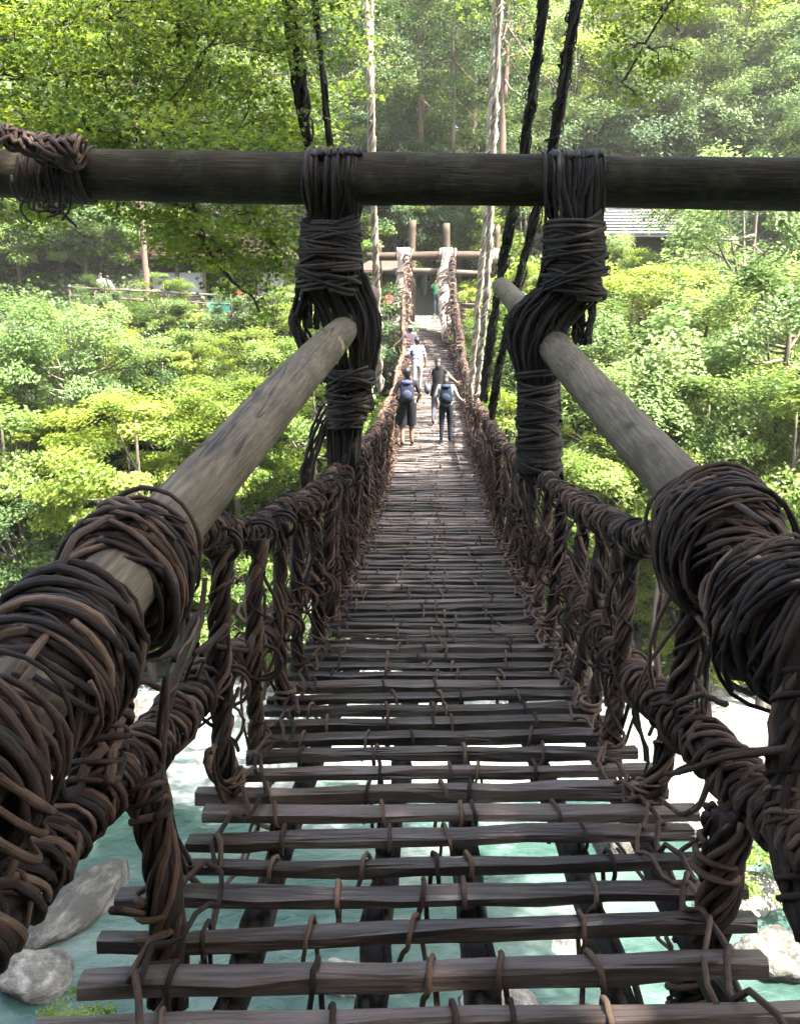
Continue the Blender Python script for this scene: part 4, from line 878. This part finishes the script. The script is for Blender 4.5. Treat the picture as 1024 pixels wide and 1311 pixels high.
for gx_ in range(-60, 420, 48):
    for gy_ in range(-50, 215, 36):
        edge_ = 425 - max(0, gy_ - 60) * .15
        if gx_ < edge_ - 25: tgt.append((gx_ + g.uniform(-22, 22), gy_ + g.uniform(-16, 16), g.uniform(8.8, 13), g.uniform(.4, .65), int(g.uniform(330, 560))))
tgt += [(60, 280, 11, .4, 200), (150, 270, 10.5, .45, 260), (230, 285, 11, .5, 420), (300, 270, 11.5, .5, 460), (350, 300, 12, .45, 420), (290, 330, 12, .4, 300), (240, 330, 12, .4, 260), (350, 345, 12.5, .4, 340), (300, 375, 12.5, .35, 240), (200, 262, 11, .45, 300), (370, 265, 12, .4, 320), (260, 300, 12.2, .4, 300), (10, 265, 10, .4, 240), (330, 390, 12.8, .3, 160), (215, 300, 12, .4, 300), (250, 310, 11.6, .4, 300), (320, 305, 12.4, .4, 300), (285, 300, 12, .4, 300), (355, 320, 12.6, .35, 220), (225, 325, 12.4, .35, 220), (270, 335, 12.4, .35, 200), (190, 300, 12.2, .35, 180), (395, 150, 13, .4, 260), (440, 60, 14, .5, 300), (470, 20, 14, .5, 260), (445, 120, 14, .35, 150)]
bough_leaves(b, tw, tgt, g, nodes)
tw.tube(resample([mo - [0, 0, .3], mo + [.2, .2, 4], mo + [.5, .6, 8], top + [0, 0, 3]], 16)[0], np.linspace(.24, .12, 16), 9)
x = b.build('crown', M['maple'], mp, smooth=False, loc=mo); x.location = (0, 0, 0); x = tw.build('limbs', M['branch'], mp, loc=mo); x.location = (0, 0, 0)

# ---- the tree whose spray hangs in at the upper right
o2 = np.array([9.5, 3.5, gh(9.5, 3.5)]); t2 = empty('overhanging_tree', o2, label='tree whose light leafy spray hangs in at the upper right', cat='tree')
b, tw = MB(), MB(); top = o2 + [-.6, 1.5, 13]
nodes = limbs(tw, [[top, P(980, -160, 11), P(900, -60, 12), P(845, 30, 13), P(800, 100, 13)], [top, P(900, -140, 12), P(760, -60, 13), P(690, -20, 14), P(600, -20, 15)]], .04)
bough_leaves(b, tw, [(800, 60, 13, .5, 330), (850, 90, 13, .4, 300), (820, 120, 13.2, .35, 200), (870, 40, 13, .4, 280), (760, 30, 13.5, .5, 260), (900, -10, 13, .5, 300), (790, -20, 13, .6, 400), (900, 80, 13.5, .25, 120), (720, -20, 14, .5, 260), (835, 10, 13, .5, 300), (620, -10, 15, .6, 260), (560, -20, 15, .6, 260), (980, -30, 13, .5, 260)], g, nodes)
tw.tube(resample([o2 - [0, 0, .3], o2 + [.1, .3, 6], top + [0, 0, 2]], 16)[0], np.linspace(.26, .12, 16), 9)
x = b.build('crown', M['maple'], t2, smooth=False, loc=o2); x.location = (0, 0, 0); x = tw.build('limbs', M['branch'], t2, loc=o2); x.location = (0, 0, 0)

# ---- big trees on the near bank: their crowns roof the near half of the bridge
def canopy(label, base, c, Rr, seed, ncl, per):
    base = np.array([base[0], base[1], gh(*base)]); o = empty('shade_tree', base, label=label, cat='tree', group='tall trees over the bridge entrance')
    me, cen = crown_mesh('crown', M['leaf_mid'], seed, Rr, ncl, per, (.2, .34), .22, hz=.30); off = np.array(c) - base; link('crown', me, o, off)
    b = MB(); b.tube(resample([(0, 0, -.3), off * [.2, .2, .5], off * [.8, .8, .95]], 14)[0], np.linspace(.4, .16, 14), 10)
    for q in cen[:26]: b.tube(resample([off * [.6, .6, .8], off * .95 + q * .4, off + q], 10)[0], np.linspace(.1, .02, 10), 6)
    b.build('limbs', M['trunk'], o)
canopy('tall broadleaf tree on the near bank whose crown shades the bridge entrance from above', (6.5, -6.5), (5.0, -2.6, 12.0), 6.2, 71, 190, 190)
canopy('tall broadleaf tree on the near bank whose crown shades the bridge entrance from the right', (13.0, -1.0), (6.6, 5.4, 13.0), 6.4, 72, 200, 200)
canopy('tall broadleaf tree standing behind the bridge entrance', (8.0, -12.0), (6.0, -9.5, 13.0), 6.5, 73, 150, 150)

# ---- the wood on the near bank, behind and beside the entrance
for k, (x, y, s, lab) in enumerate(((-9, -9, 2.0, 'left behind the entrance'), (0, -15, 2.2, 'straight behind the entrance'), (10, -18, 2.2, 'right behind the entrance'), (-17, -4, 2.1, 'far left of the entrance'), (19, -6, 2.2, 'far right of the entrance'), (-20, -16, 2.4, 'in the left rear of the near bank'), (22, -18, 2.4, 'in the right rear of the near bank'), (-4, -24, 2.6, 'deep in the wood behind the entrance'), (9, -28, 2.6, 'deepest in the wood behind the entrance'), (-14, -26, 2.5, 'deep in the wood on the left'), (30, -10, 2.4, 'outermost on the right'), (-29, -8, 2.4, 'outermost on the left'), (-1.5, -9.5, 1.3, 'closest behind the entrance'))):
    tree('dark', 'dark evergreen on the near bank ' + lab, (x, y, gh(x, y) + 3.2 * s), s, 'wood on the near bank', sz=1.1)

# ================================================================== HUTS, FENCES, STEPS ON THE FAR SIDE
M['plaster'] = flat('white_plaster', (.2, .2, .195), .85, .1, 3); M['tile'] = surf('brown_roof_tile', [(.3, (.032, .018, .013)), (.7, (.075, .04, .028))], 5, (1, 8, 1), rough=.8, bump=.6)
M['grey_tile'] = surf('grey_roof_tile', [(.3, (.085, .085, .09)), (.7, (.16, .16, .165))], 3, (7, 1, 1), rough=.6, bump=.7); M['dwood'] = flat('dark_planks', (.025, .019, .014), .85, .35, 8, .4)
M['stone'] = surf('grey_step_stone', [(.3, (.13, .125, .11)), (.7, (.26, .25, .23))], 4, bump=.5, rough=.9); M['glass'] = flat('dim_glass', (.03, .035, .035), .12, .1)
M['teal'] = flat('teal_cloth', (.03, .22, .18), .8); M['orange'] = flat('orange_crate', (.55, .22, .08), .7)
def part(name, mat, par, c, h, rot=None): b = MB(); b.box((0, 0, 0), h, rot); return b.build(name, M[mat], par, smooth=False, loc=None) if c is None else _mv(b.build(name, M[mat], par, smooth=False), c)
def _mv(o, c): o.location = c; return o
def roof_mesh(W, D, H, over, ridge, th=.12):
    """hipped roof: eaves W x D, ridge length, with a real thickness"""
    w, d = W / 2 + over, D / 2 + over; r = ridge / 2; b = MB()
    lo = [(-w, -d, 0), (w, -d, 0), (w, d, 0), (-w, d, 0)]; hi = [(x, y, z + th) for x, y, z in lo]; rd = [(-r, 0, H), (r, 0, H)]
    b.add(lo + hi + rd, [(0, 3, 2, 1), (0, 1, 5, 4), (1, 2, 6, 5), (2, 3, 7, 6), (3, 0, 4, 7), (4, 5, 9, 8), (6, 7, 8, 9)], [(5, 6, 9), (7, 4, 8)]); return b
# left rest hut behind the fence
hx0, hx1 = P(196, 340, 42.5)[0], P(372, 340, 42.5)[0]; hw_, hcx = hx1 - hx0, (hx0 + hx1) / 2; hz0 = gh(hcx, 41)
hut = empty('rest_hut', (hcx, 43.2, hz0 - .05), label='long rest hut with brown tiled roof and white wall panels behind the left fence', cat='hut')
part('floor_slab', 'stone', hut, (0, 0, .06), (hw_ / 2 + .2, 1.9, .1)); part('back_wall', 'dwood', hut, (0, 1.6, 1.4), (hw_ / 2, .06, 1.3))
for sx in (-1, 1): part('side_wall', 'dwood', hut, (sx * (hw_ / 2 - .06), .2, 1.4), (.06, 1.35, 1.3))
for k in range(6): part('post', 'fencewood', hut, (-hw_ / 2 + .1 + k * (hw_ - .2) / 5, -1.5, 1.4), (.08, .08, 1.3))
for k in (0, 1, 4):
    x0 = -hw_ / 2 + .1 + k * (hw_ - .2) / 5; ww = (hw_ - .2) / 5
    part('wall_panel', 'plaster', hut, (x0 + ww / 2, -1.46, 1.55), (ww / 2 - .1, .03, .55)); part('plank_panel', 'fencewood', hut, (x0 + ww / 2, -1.46, .55), (ww / 2 - .1, .035, .4))
for k in (2, 3):
    x0 = -hw_ / 2 + .1 + k * (hw_ - .2) / 5; ww = (hw_ - .2) / 5
    part('counter', 'fencewood', hut, (x0 + ww / 2, -1.3, .85), (ww / 2 - .1, .3, .04)); part('counter_cloth', 'teal' if k == 2 else 'plaster', hut, (x0 + ww / 2, -1.62, .55), (ww / 2 - .12, .012, .28))
rf = roof_mesh(hw_, 3.6, 1.25, .55, hw_ * .6).build('roof', M['tile'], hut, smooth=False, loc=None); rf.location = (0, 0, 2.72)
b = MB()
for k in range(11):
    t = k / 11; 
    b.box((0, -(1.8 + .55) * (1 - t) + .05, .13 + 1.14 * t + .03), ((hw_ / 2 + .55) * (1 - t) + hw_ * .3 * t, .09, .025))
b.build('tile_course', M['tile'], rf, smooth=False)
# grey roofed house on the right
ge = P(825, 303, 42); gW = P(905, 303, 42)[0] - P(748, 303, 42)[0]
gz0 = gh(ge[0], 43); house = empty('grey_roofed_house', (ge[0], 44.2, gz0 - .4), label='house with pale grey hipped roof among the trees on the right', cat='house')
wh = max(1.6, ge[2] - gz0 + .4)
part('wall', 'dwood', house, (0, .2, wh / 2), (gW / 2 - .7, 1.6, wh / 2))
for k in (-1, 0, 1):
    w1 = part('window', 'fencewood', house, (k * gW * .26, -1.43, wh - .9), (.5, .04, .45)); part('pane', 'glass', w1, (0, -.035, 0), (.43, .01, .38))
rf = roof_mesh(gW - 1.0, 3.6, 1.75, .6, gW * .35).build('roof', M['grey_tile'], house, smooth=False); rf.location = (0, .2, wh)
b = MB()
for k in range(10):
    t = k / 10; b.box((0, -2.4 * (1 - t) + .05, .13 + 1.64 * t + .03), ((gW / 2 + .1) * (1 - t) + gW * .175 * t, .1, .008))
b.build('tile_course', M['grey_tile'], rf, smooth=False)
# dark kiosk left of the portal
kc = P(492, 330, 41); kz = gh(kc[0], 41); kio = empty('kiosk', (kc[0], 41, kz - .05), label='small dark wooden kiosk with brown roof left of the far portal', cat='kiosk')
part('wall', 'dwood', kio, (0, .5, 1.2), (1.0, .5, 1.2))
for sx in (-1, 1): part('post', 'timber', kio, (sx * 1.0, -.5, 1.25), (.07, .07, 1.25))
part('counter', 'fencewood', kio, (0, -.1, .85), (.95, .12, .05)); rf = roof_mesh(2.0, 1.4, .7, .4, 1.0).build('roof', M['tile'], kio, smooth=False); rf.location = (0, .1, 2.45)
# stone steps and landing
st = empty('stone_steps', (-.25, 37.3, .3), label='pale stone steps at the far end of the bridge', cat='steps')
for k in range(4): part('step', 'stone', st, (0, .25 + .42 * k, .02 + .16 * k), (1.15, .24, .10))
part('landing', 'stone', st, (0, -.35, .0), (1.2, .4, .12))
# fences
def fence(label, a, c, n, hts, hpost):
    a, c = np.array(a), np.array(c); o = empty('log_fence', a, label=label, cat='fence', group='rustic fences on the far side'); d = c - a
    for k in range(n + 1):
        q = d * k / n; x = log('post', q - [0, 0, .25], q + [0, 0, hpost], .075, .07, M['fencewood'], o, 40 + k, 5, 8)
    for h in hts:
        for k in range(n): log('rail', d * k / n + [0, -.05, h], d * (k + 1) / n + [0, -.05, h + random.uniform(-.02, .02)], .05, .048, M['fencewood'], o, 60 + k, 5, 7)
fa, fb = P(92, 398, 38.6), P(352, 398, 38.6); fa[2] = gh(fa[0], 38.6); fb[2] = gh(fb[0], 38.6)
fence('rustic log fence along the left promenade', fa, fb, 7, (.25, .62, 1.0), 1.12)
fa, fb = P(440, 410, 37.6), P(508, 410, 37.6); fa[2] = gh(fa[0], 37.6); fb[2] = gh(fb[0], 37.6); fence('short log fence left of the far portal', fa, fb, 3, (.25, .5, .75, .98), 1.05)
fa, fb = P(590, 410, 37.6), P(628, 410, 37.6); fa[2] = gh(fa[0], 37.6); fb[2] = gh(fb[0], 37.6); fence('short log fence right of the far portal', fa, fb, 2, (.25, .5, .75, .98), 1.05)

# ================================================================== PEOPLE
MC = {}
def cloth(c, rough=.85):
    k = tuple(c)
    if k not in MC: MC[k] = flat('cloth_%d' % len(MC), tuple(x * .5 for x in c), rough, .18, 14, .25)
    return MC[k]
SKIN = flat('skin', (.2, .12, .085), .55, .08, 20, .05); HAIR = flat('black_hair', (.005, .0045, .004), .5, .3, 60, .3)
def ball(b, c, r, nu=10, nv=7, tint=.5, zmin=-1.5):
    th = np.arange(nu) * 2 * math.pi / nu; ph = np.linspace(zmin, 1.5, nv); r = np.broadcast_to(r, (3,))
    v = np.stack([np.cos(ph)[:, None] * np.cos(th), np.cos(ph)[:, None] * np.sin(th), np.sin(ph)[:, None] + 0 * th], -1).reshape(-1, 3) * r + np.asarray(c)
    i = np.arange(nv - 1)[:, None] * nu; j = np.arange(nu)[None]; j2 = (j + 1) % nu; k = len(v)
    v = np.vstack([v, v[:nu].mean(0), v[-nu:].mean(0)]); jj = np.arange(nu); m_ = (nv - 1) * nu
    b.add(v, np.stack([i + j, i + j2, i + nu + j2, i + nu + j], -1).reshape(-1, 4), np.vstack([np.stack([jj * 0 + k, (jj + 1) % nu, jj], 1), np.stack([jj * 0 + k + 1, m_ + jj, m_ + (jj + 1) % nu], 1)]), tint)
def person(label, feet, heading, H=1.7, shirt=(.02, .02, .02), legs=(.03, .035, .05), shoes=(.1, .03, .08), sleeve=.45, hem=.08, elL=None, wrL=None, elR=None, wrR=None, stride=.1, lean=0.0, hair='short', cap=None, skirt=None, group=None, stripes=None, shorts=None):
    """one continuous skinned body; local +y is where the person faces, x to their right"""
    s = H / 1.7
    J = {'pel': (0, 0, .92), 'spi': (0, lean * .3, 1.12), 'che': (0, lean * .8, 1.32), 'nec': (0, lean + .005, 1.46), 'hb': (0, lean * 1.1 + .02, 1.545), 'ht': (0, lean * 1.15 + .015, 1.63)}
    for sd, el, wr in ((-1, elL, wrL), (1, elR, wrR)):
        c = 'L' if sd < 0 else 'R'
        J['sh' + c] = (sd * .175, lean * .9, 1.40); J['el' + c] = el or (sd * .25, lean * .6 - .03, 1.13); J['wr' + c] = wr or (sd * .27, lean * .5 + .05, .90)
        e, w_ = np.array(J['el' + c]), np.array(J['wr' + c]); J['ha' + c] = tuple(w_ + nrm(w_ - e) * .09)
        f = stride * sd; J['hi' + c] = (sd * .09, 0, .86); J['kn' + c] = (sd * .10, f * .5 + .03, .48); J['an' + c] = (sd * .105, f - .01, .085); J['to' + c] = (sd * .12, f + .15, .035)
    rad = {'pel': (.165, .12), 'spi': (.155, .115), 'che': (.175, .12), 'nec': (.052, .052), 'hb': (.075, .085), 'ht': (.075, .085)}
    for c in 'LR': rad.update({'sh' + c: (.068,) * 2, 'el' + c: (.045,) * 2, 'wr' + c: (.031,) * 2, 'ha' + c: (.036, .022), 'hi' + c: (.105,) * 2, 'kn' + c: (.068,) * 2, 'an' + c: (.042,) * 2, 'to' + c: (.042, .035)})
    E = [('pel', 'spi', 't'), ('spi', 'che', 't'), ('che', 'nec', 't'), ('nec', 'hb', 'h'), ('hb', 'ht', 'h')]
    for c in 'LR': E += [('che', 'sh' + c, 't'), ('sh' + c, 'el' + c, 'a'), ('el' + c, 'wr' + c, 'f'), ('wr' + c, 'ha' + c, 'k'), ('pel', 'hi' + c, 'l'), ('hi' + c, 'kn' + c, 'l'), ('kn' + c, 'an' + c, 'l'), ('an' + c, 'to' + c, 's')]
    names = list(J); me = bpy.data.meshes.new('sk'); me.from_pydata([J[n_] for n_ in names], [(names.index(a), names.index(b_)) for a, b_, _ in E], []); ob = bpy.data.objects.new('sk', me); COL.objects.link(ob)
    ob.modifiers.new('Skin', 'SKIN').use_smooth_shade = True
    for i, n_ in enumerate(names): sv = me.skin_vertices[0].data[i]; sv.radius = rad[n_]; sv.use_root = n_ == 'pel'
    sb = ob.modifiers.new('S', 'SUBSURF'); sb.levels = sb.render_levels = 2
    bpy.context.view_layer.update(); dg = bpy.context.evaluated_depsgraph_get(); bm_ = bpy.data.meshes.new_from_object(ob.evaluated_get(dg)); bpy.data.objects.remove(ob)
    V = np.zeros(len(bm_.vertices) * 3); bm_.vertices.foreach_get('co', V); V = V.reshape(-1, 3)
    faces = [tuple(p.vertices) for p in bm_.polygons]; mats = []
    seg = [(np.array(J[a]), np.array(J[b_]), t) for a, b_, t in E]
    for p in bm_.polygons:
        c = np.array(p.center); best = None
        for a, b_, t in seg:
            d = b_ - a; u = np.clip((c - a) @ d / (d @ d), 0, 1); q = np.linalg.norm(c - a - d * u)
            if best is None or q < best[0]: best = (q, t, u)
        t, u = best[1], best[2]; top_ = c[2] > .93
        if t == 'h' or t == 'k': m_ = 0
        elif t == 't': m_ = 1 if top_ else 2
        elif t == 'a': m_ = 1 if u < sleeve * 2 else 0
        elif t == 'f': m_ = 1 if sleeve > .5 and u < (sleeve - .5) * 2 else 0
        elif t == 's' or c[2] < .07: m_ = 3
        else: m_ = 2 if c[2] > hem else 0
        if m_ == 1 and stripes and int(c[2] / .055) % 2: m_ = 4
        mats.append(m_)
    bpy.data.meshes.remove(bm_)
    vv = [tuple(v) for v in V]
    fb_ = MB()
    for c, sd in (('L', -1), ('R', 1)):                              # five bent fingers on each palm
        h, w_ = np.array(J['ha' + c]), np.array(J['wr' + c]); ax = nrm(h - w_); sx = nrm(np.cross(ax, [0, 1, .2])); dn = np.cross(ax, sx)
        for q in range(4):
            o_ = h - ax * .01 + sx * (.024 - .016 * q); L = (.06, .07, .066, .052)[q]
            fb_.tube([o_, o_ + ax * L * .5 + dn * .004, o_ + ax * L * .85 + dn * .02, o_ + ax * L * .95 + dn * .035], [.009, .009, .008, .006], 5)
        o_ = w_ + ax * .03 + sx * .028; fb_.tube([o_, o_ + ax * .03 + sx * .025, o_ + ax * .055 + sx * .03 + dn * .012], [.011, .010, .007], 5)
    off = len(vv); FV = np.vstack(fb_.V); vv += [tuple(v) for v in FV]
    for arr in fb_.Q: faces += [tuple(f + off) for f in arr]; mats += [0] * len(arr)
    for arr in fb_.T: faces += [tuple(f + off) for f in arr]; mats += [0] * len(arr)
    me = bpy.data.meshes.new('body'); me.from_pydata(vv, [], faces)
    for m_ in (SKIN, cloth(shirt), cloth(legs), cloth(shoes), cloth(stripes or shirt)): me.materials.append(m_)
    me.polygons.foreach_set('material_index', mats); me.polygons.foreach_set('use_smooth', [True] * len(faces)); me.update()
    o = empty('person', feet, heading, label=label, cat='person', group=group); o.scale = (s, s, s)
    link('body', me, o)
    hc = (np.array(J['hb']) + np.array(J['ht'])) / 2
    b = MB(); ball(b, hc + [0, -.018, .035], (.093, .102, .105), 12, 8, zmin=-.35)
    if hair == 'long': b.tube([hc + [0, -.06, .03], hc + [0, -.10, -.08], hc + [0, -.10, -.2], hc + [0, -.09, -.28]], [.075, .08, .06, .02], 8)
    else: ball(b, hc + [0, -.045, -.01], (.08, .07, .09))
    b.build('hair', HAIR, o)
    for sd in (-1, 1): b = MB(); ball(b, hc + [sd * .03, .083, .0], (.012, .008, .009), 6, 5); b.build('eye', HAIR, o)
    b = MB(); ball(b, hc + [0, .098, -.03], (.014, .018, .026), 6, 5); b.build('nose', SKIN, o)
    b = MB(); ball(b, hc + [0, .084, -.068], (.026, .008, .007), 6, 5); b.build('mouth', cloth((.3, .1, .09)), o)
    if cap: b = MB(); ball(b, hc + [0, -.01, .06], (.10, .11, .085), 12, 6, zmin=-.1); b.tube([hc + [0, .06, .06], hc + [0, .15, .045]], [.07, .05], 8); b.build('cap', cloth(cap), o)
    if shorts:
        b = MB()
        for c in 'LR': h_, k_ = np.array(J['hi' + c]), np.array(J['kn' + c]); b.tube([h_ + [0, 0, .08], h_, (h_ + k_) / 2, k_ + [0, 0, shorts - .49]], [.12, .118, .108, .105], 10, cap=False)
        b.build('shorts', cloth(legs), o)
    if skirt:
        b = MB(); zz = np.linspace(1.42, skirt[1], 7); b.tube([(0, lean * .5, z_) for z_ in zz], [.15, .165, .16, .155, .175, .195, .21], 12, cap=False); b.build('tunic', cloth(skirt[0]), o)
    return o
def pack(label, who, c1, c2, big=1.0):
    """rucksack resting on a walker's back: its own thing"""
    o = empty('backpack', who.location + Vector((0, -.17, 1.0)) * who.scale[0], who.rotation_euler[2], label=label, cat='backpack'); o.scale = tuple(x_ * big for x_ in who.scale)
    b = MB(); z = np.linspace(0, .44, 8); n = 14; an = np.arange(n) * 2 * math.pi / n
    pr = np.array([.82, 1, 1.04, 1.03, 1, .95, .8, .45])
    v = np.stack([pr[:, None] * .145 * np.sign(np.cos(an)) * np.abs(np.cos(an)) ** .55, -.02 + pr[:, None] * .085 * np.sign(np.sin(an)) * np.abs(np.sin(an)) ** .55, z[:, None] + 0 * an], -1)
    i = np.arange(7)[:, None] * n; j = np.arange(n)[None]; j2 = (j + 1) % n
    q = np.stack([i + j, i + j2, i + n + j2, i + n + j], -1).reshape(-1, 4); vv = np.vstack([v.reshape(-1, 3), [0, -.02, 0], [0, -.02, .46]]); jj = np.arange(n); k = 8 * n
    b.add(vv, q, np.vstack([np.stack([jj * 0 + k, (jj + 1) % n, jj], 1), np.stack([jj * 0 + k + 1, 7 * n + jj, 7 * n + (jj + 1) % n], 1)])); b.build('bag', cloth(c1), o)
    b = MB(); ball(b, (0, -.115, .15), (.105, .035, .11), 10, 7); b.build('pocket', cloth(c2), o)
    b = MB(); ball(b, (0, -.03, .41), (.13, .095, .06), 10, 6); b.build('flap', cloth(c2), o)
    for sd in (-1, 1): b = MB(); b.tube(resample([(sd * .09, .03, .40), (sd * .10, .12, .47), (sd * .105, .25, .40), (sd * .12, .27, .22), (sd * .14, .10, .06)], 12)[0], .018, 5); b.build('strap', cloth(c2), o)
def on_deck(px, py):
    d = ray(px, py); t = np.linspace(2, 45, 4000); p = CAM + d[None] * t[:, None]; i = int(np.argmax(p[:, 2] < deckz(p[:, 1]) + .035)); return tuple(p[i])
G = 'walkers on the bridge'
f1 = on_deck(521, 571); w1 = person('man in dark t-shirt and knee-length shorts walking away with a blue backpack', f1, .05, 1.74, (.007, .006, .008), (.009, .011, .017), (.14, .03, .09), .45, .46, (-.29, -.03, 1.15), (-.37, .12, .99), (.285, -.05, 1.15), (.25, .14, 1.03), .06, group=G, shorts=.47)
pack('blue grey backpack on the man in shorts', w1, (.025, .033, .075), (.05, .065, .12))
f2 = on_deck(570, 567); w2 = person('girl in white hooded top and navy jeans carrying a navy backpack', f2, -.05, 1.56, (.5, .48, .46), (.006, .013, .028), (.2, .2, .2), .95, .06, (-.27, -.02, 1.14), (-.24, .14, 1.0), (.29, .04, 1.15), (.38, .2, 1.06), .05, hair='long', group=G)
pack('navy blue backpack on the girl in white', w2, (.008, .02, .045), (.014, .035, .07), 1.05)
f3 = on_deck(560, 543); w3 = person('woman in long black vest and pale leggings reaching for the right rail', f3, -.1, 1.66, (.007, .007, .009), (.12, .13, .17), (.03, .04, .12), .15, .05, (-.25, -.02, 1.14), (-.27, .08, .92), (.32, .08, 1.22), (.46, .24, 1.10), .16, .05, hair='long', skirt=((.007, .007, .009), .74), group=G)
o = empty('shoulder_bag', w3.location + Vector((-.27, -.02, .82)), label='grey shoulder bag at the side of the woman in the black vest', cat='bag')
b = MB(); ball(b, (0, 0, .12), (.09, .15, .17), 12, 8); b.build('bag', cloth((.16, .18, .22)), o); b = MB(); b.tube(resample([(.02, -.1, .24), (.1, -.06, .6), (.12, .08, .58), (.02, .1, .24)], 12)[0], .014, 5); b.build('strap', cloth((.1, .1, .12)), o)
f4 = on_deck(534, 502); person('person in white and blue striped shirt holding the left rail in the sunlight', f4, .15, 1.66, (.75, .75, .76), (.45, .45, .46), (.3, .3, .3), .5, .1, (-.34, .0, 1.18), (-.5, .1, 1.05), None, None, .08, .06, stripes=(.08, .12, .4), group=G)
f5 = on_deck(525, 480); person('person in plum dark shirt and pale cap by the left rail near the far end', f5, .1, 1.64, (.09, .06, .09), (.05, .05, .06), (.1, .1, .1), .5, .1, (-.33, .0, 1.2), (-.48, .1, 1.08), None, None, .06, cap=(.6, .55, .52), group=G)
def stand(px, D, z=None): p = P(px, 400, D); p[2] = gh(p[0], D) + .005 if z is None else z; return tuple(p)
f6 = stand(559, 38.6, .88); person('person in green shirt and jeans raising a camera on the far steps', f6, math.pi - .1, 1.66, (.03, .26, .10), (.03, .05, .09), (.1, .1, .1), .45, .08, (-.24, .16, 1.25), (-.09, .26, 1.47), (.24, .16, 1.25), (.09, .26, 1.47), .05)
person('person in pink red shirt behind the short fence left of the portal', stand(498, 38.6), math.pi + .5, 1.6, (.5, .06, .09), (.06, .05, .05), (.1, .1, .1), .5)
person('man in white shirt and dark trousers standing at the left promenade fence', stand(133, 39.4), math.pi - .3, 1.7, (.78, .78, .78), (.02, .024, .035), (.03, .03, .03), .45)
person('person in white top and blue trousers bending beside the man in white', stand(149, 39.6), math.pi / 2 + .4, 1.62, (.75, .76, .78), (.03, .06, .18), (.1, .1, .1), .5, lean=.24)
person('person in red shirt at the hut counter', stand(309, 41.3), .2, 1.62, (.55, .05, .04), (.05, .05, .06), (.1, .1, .1), .5)
d = ray(583, 188); t = np.linspace(30, 140, 4000); p = CAM + d[None] * t[:, None]; i = int(np.argmax(p[:, 2] < ground_h(p[:, 0], p[:, 1])))
person('person in pale blue shirt high on the wooded slope behind the portal', tuple(p[i]), math.pi, 1.7, (.5, .58, .68), (.1, .06, .05), (.1, .1, .1), .5)

# ================================================================== HAZE: thin mist over the gorge, added to lift its dark background
zt = max(float(gz.max()), 62.0) + 2; b = MB(); b.box((0, 60, (zt - 13) / 2), (245, 205, (zt + 13) / 2)); hz = link('haze', b.mesh('haze', [], False))
m, n, out = nmat('gorge_haze'); pv = nd(n, 'ShaderNodeVolumePrincipled', {'Color': (.97, .97, .90, 1), 'Density': 0.0004, 'Anisotropy': 0.2}); n.links.new(pv.outputs[0], out.inputs['Volume'])
hz.data.materials.append(m); tag(hz, 'thin haze added to lift the dark background of the gorge', kind='stuff')
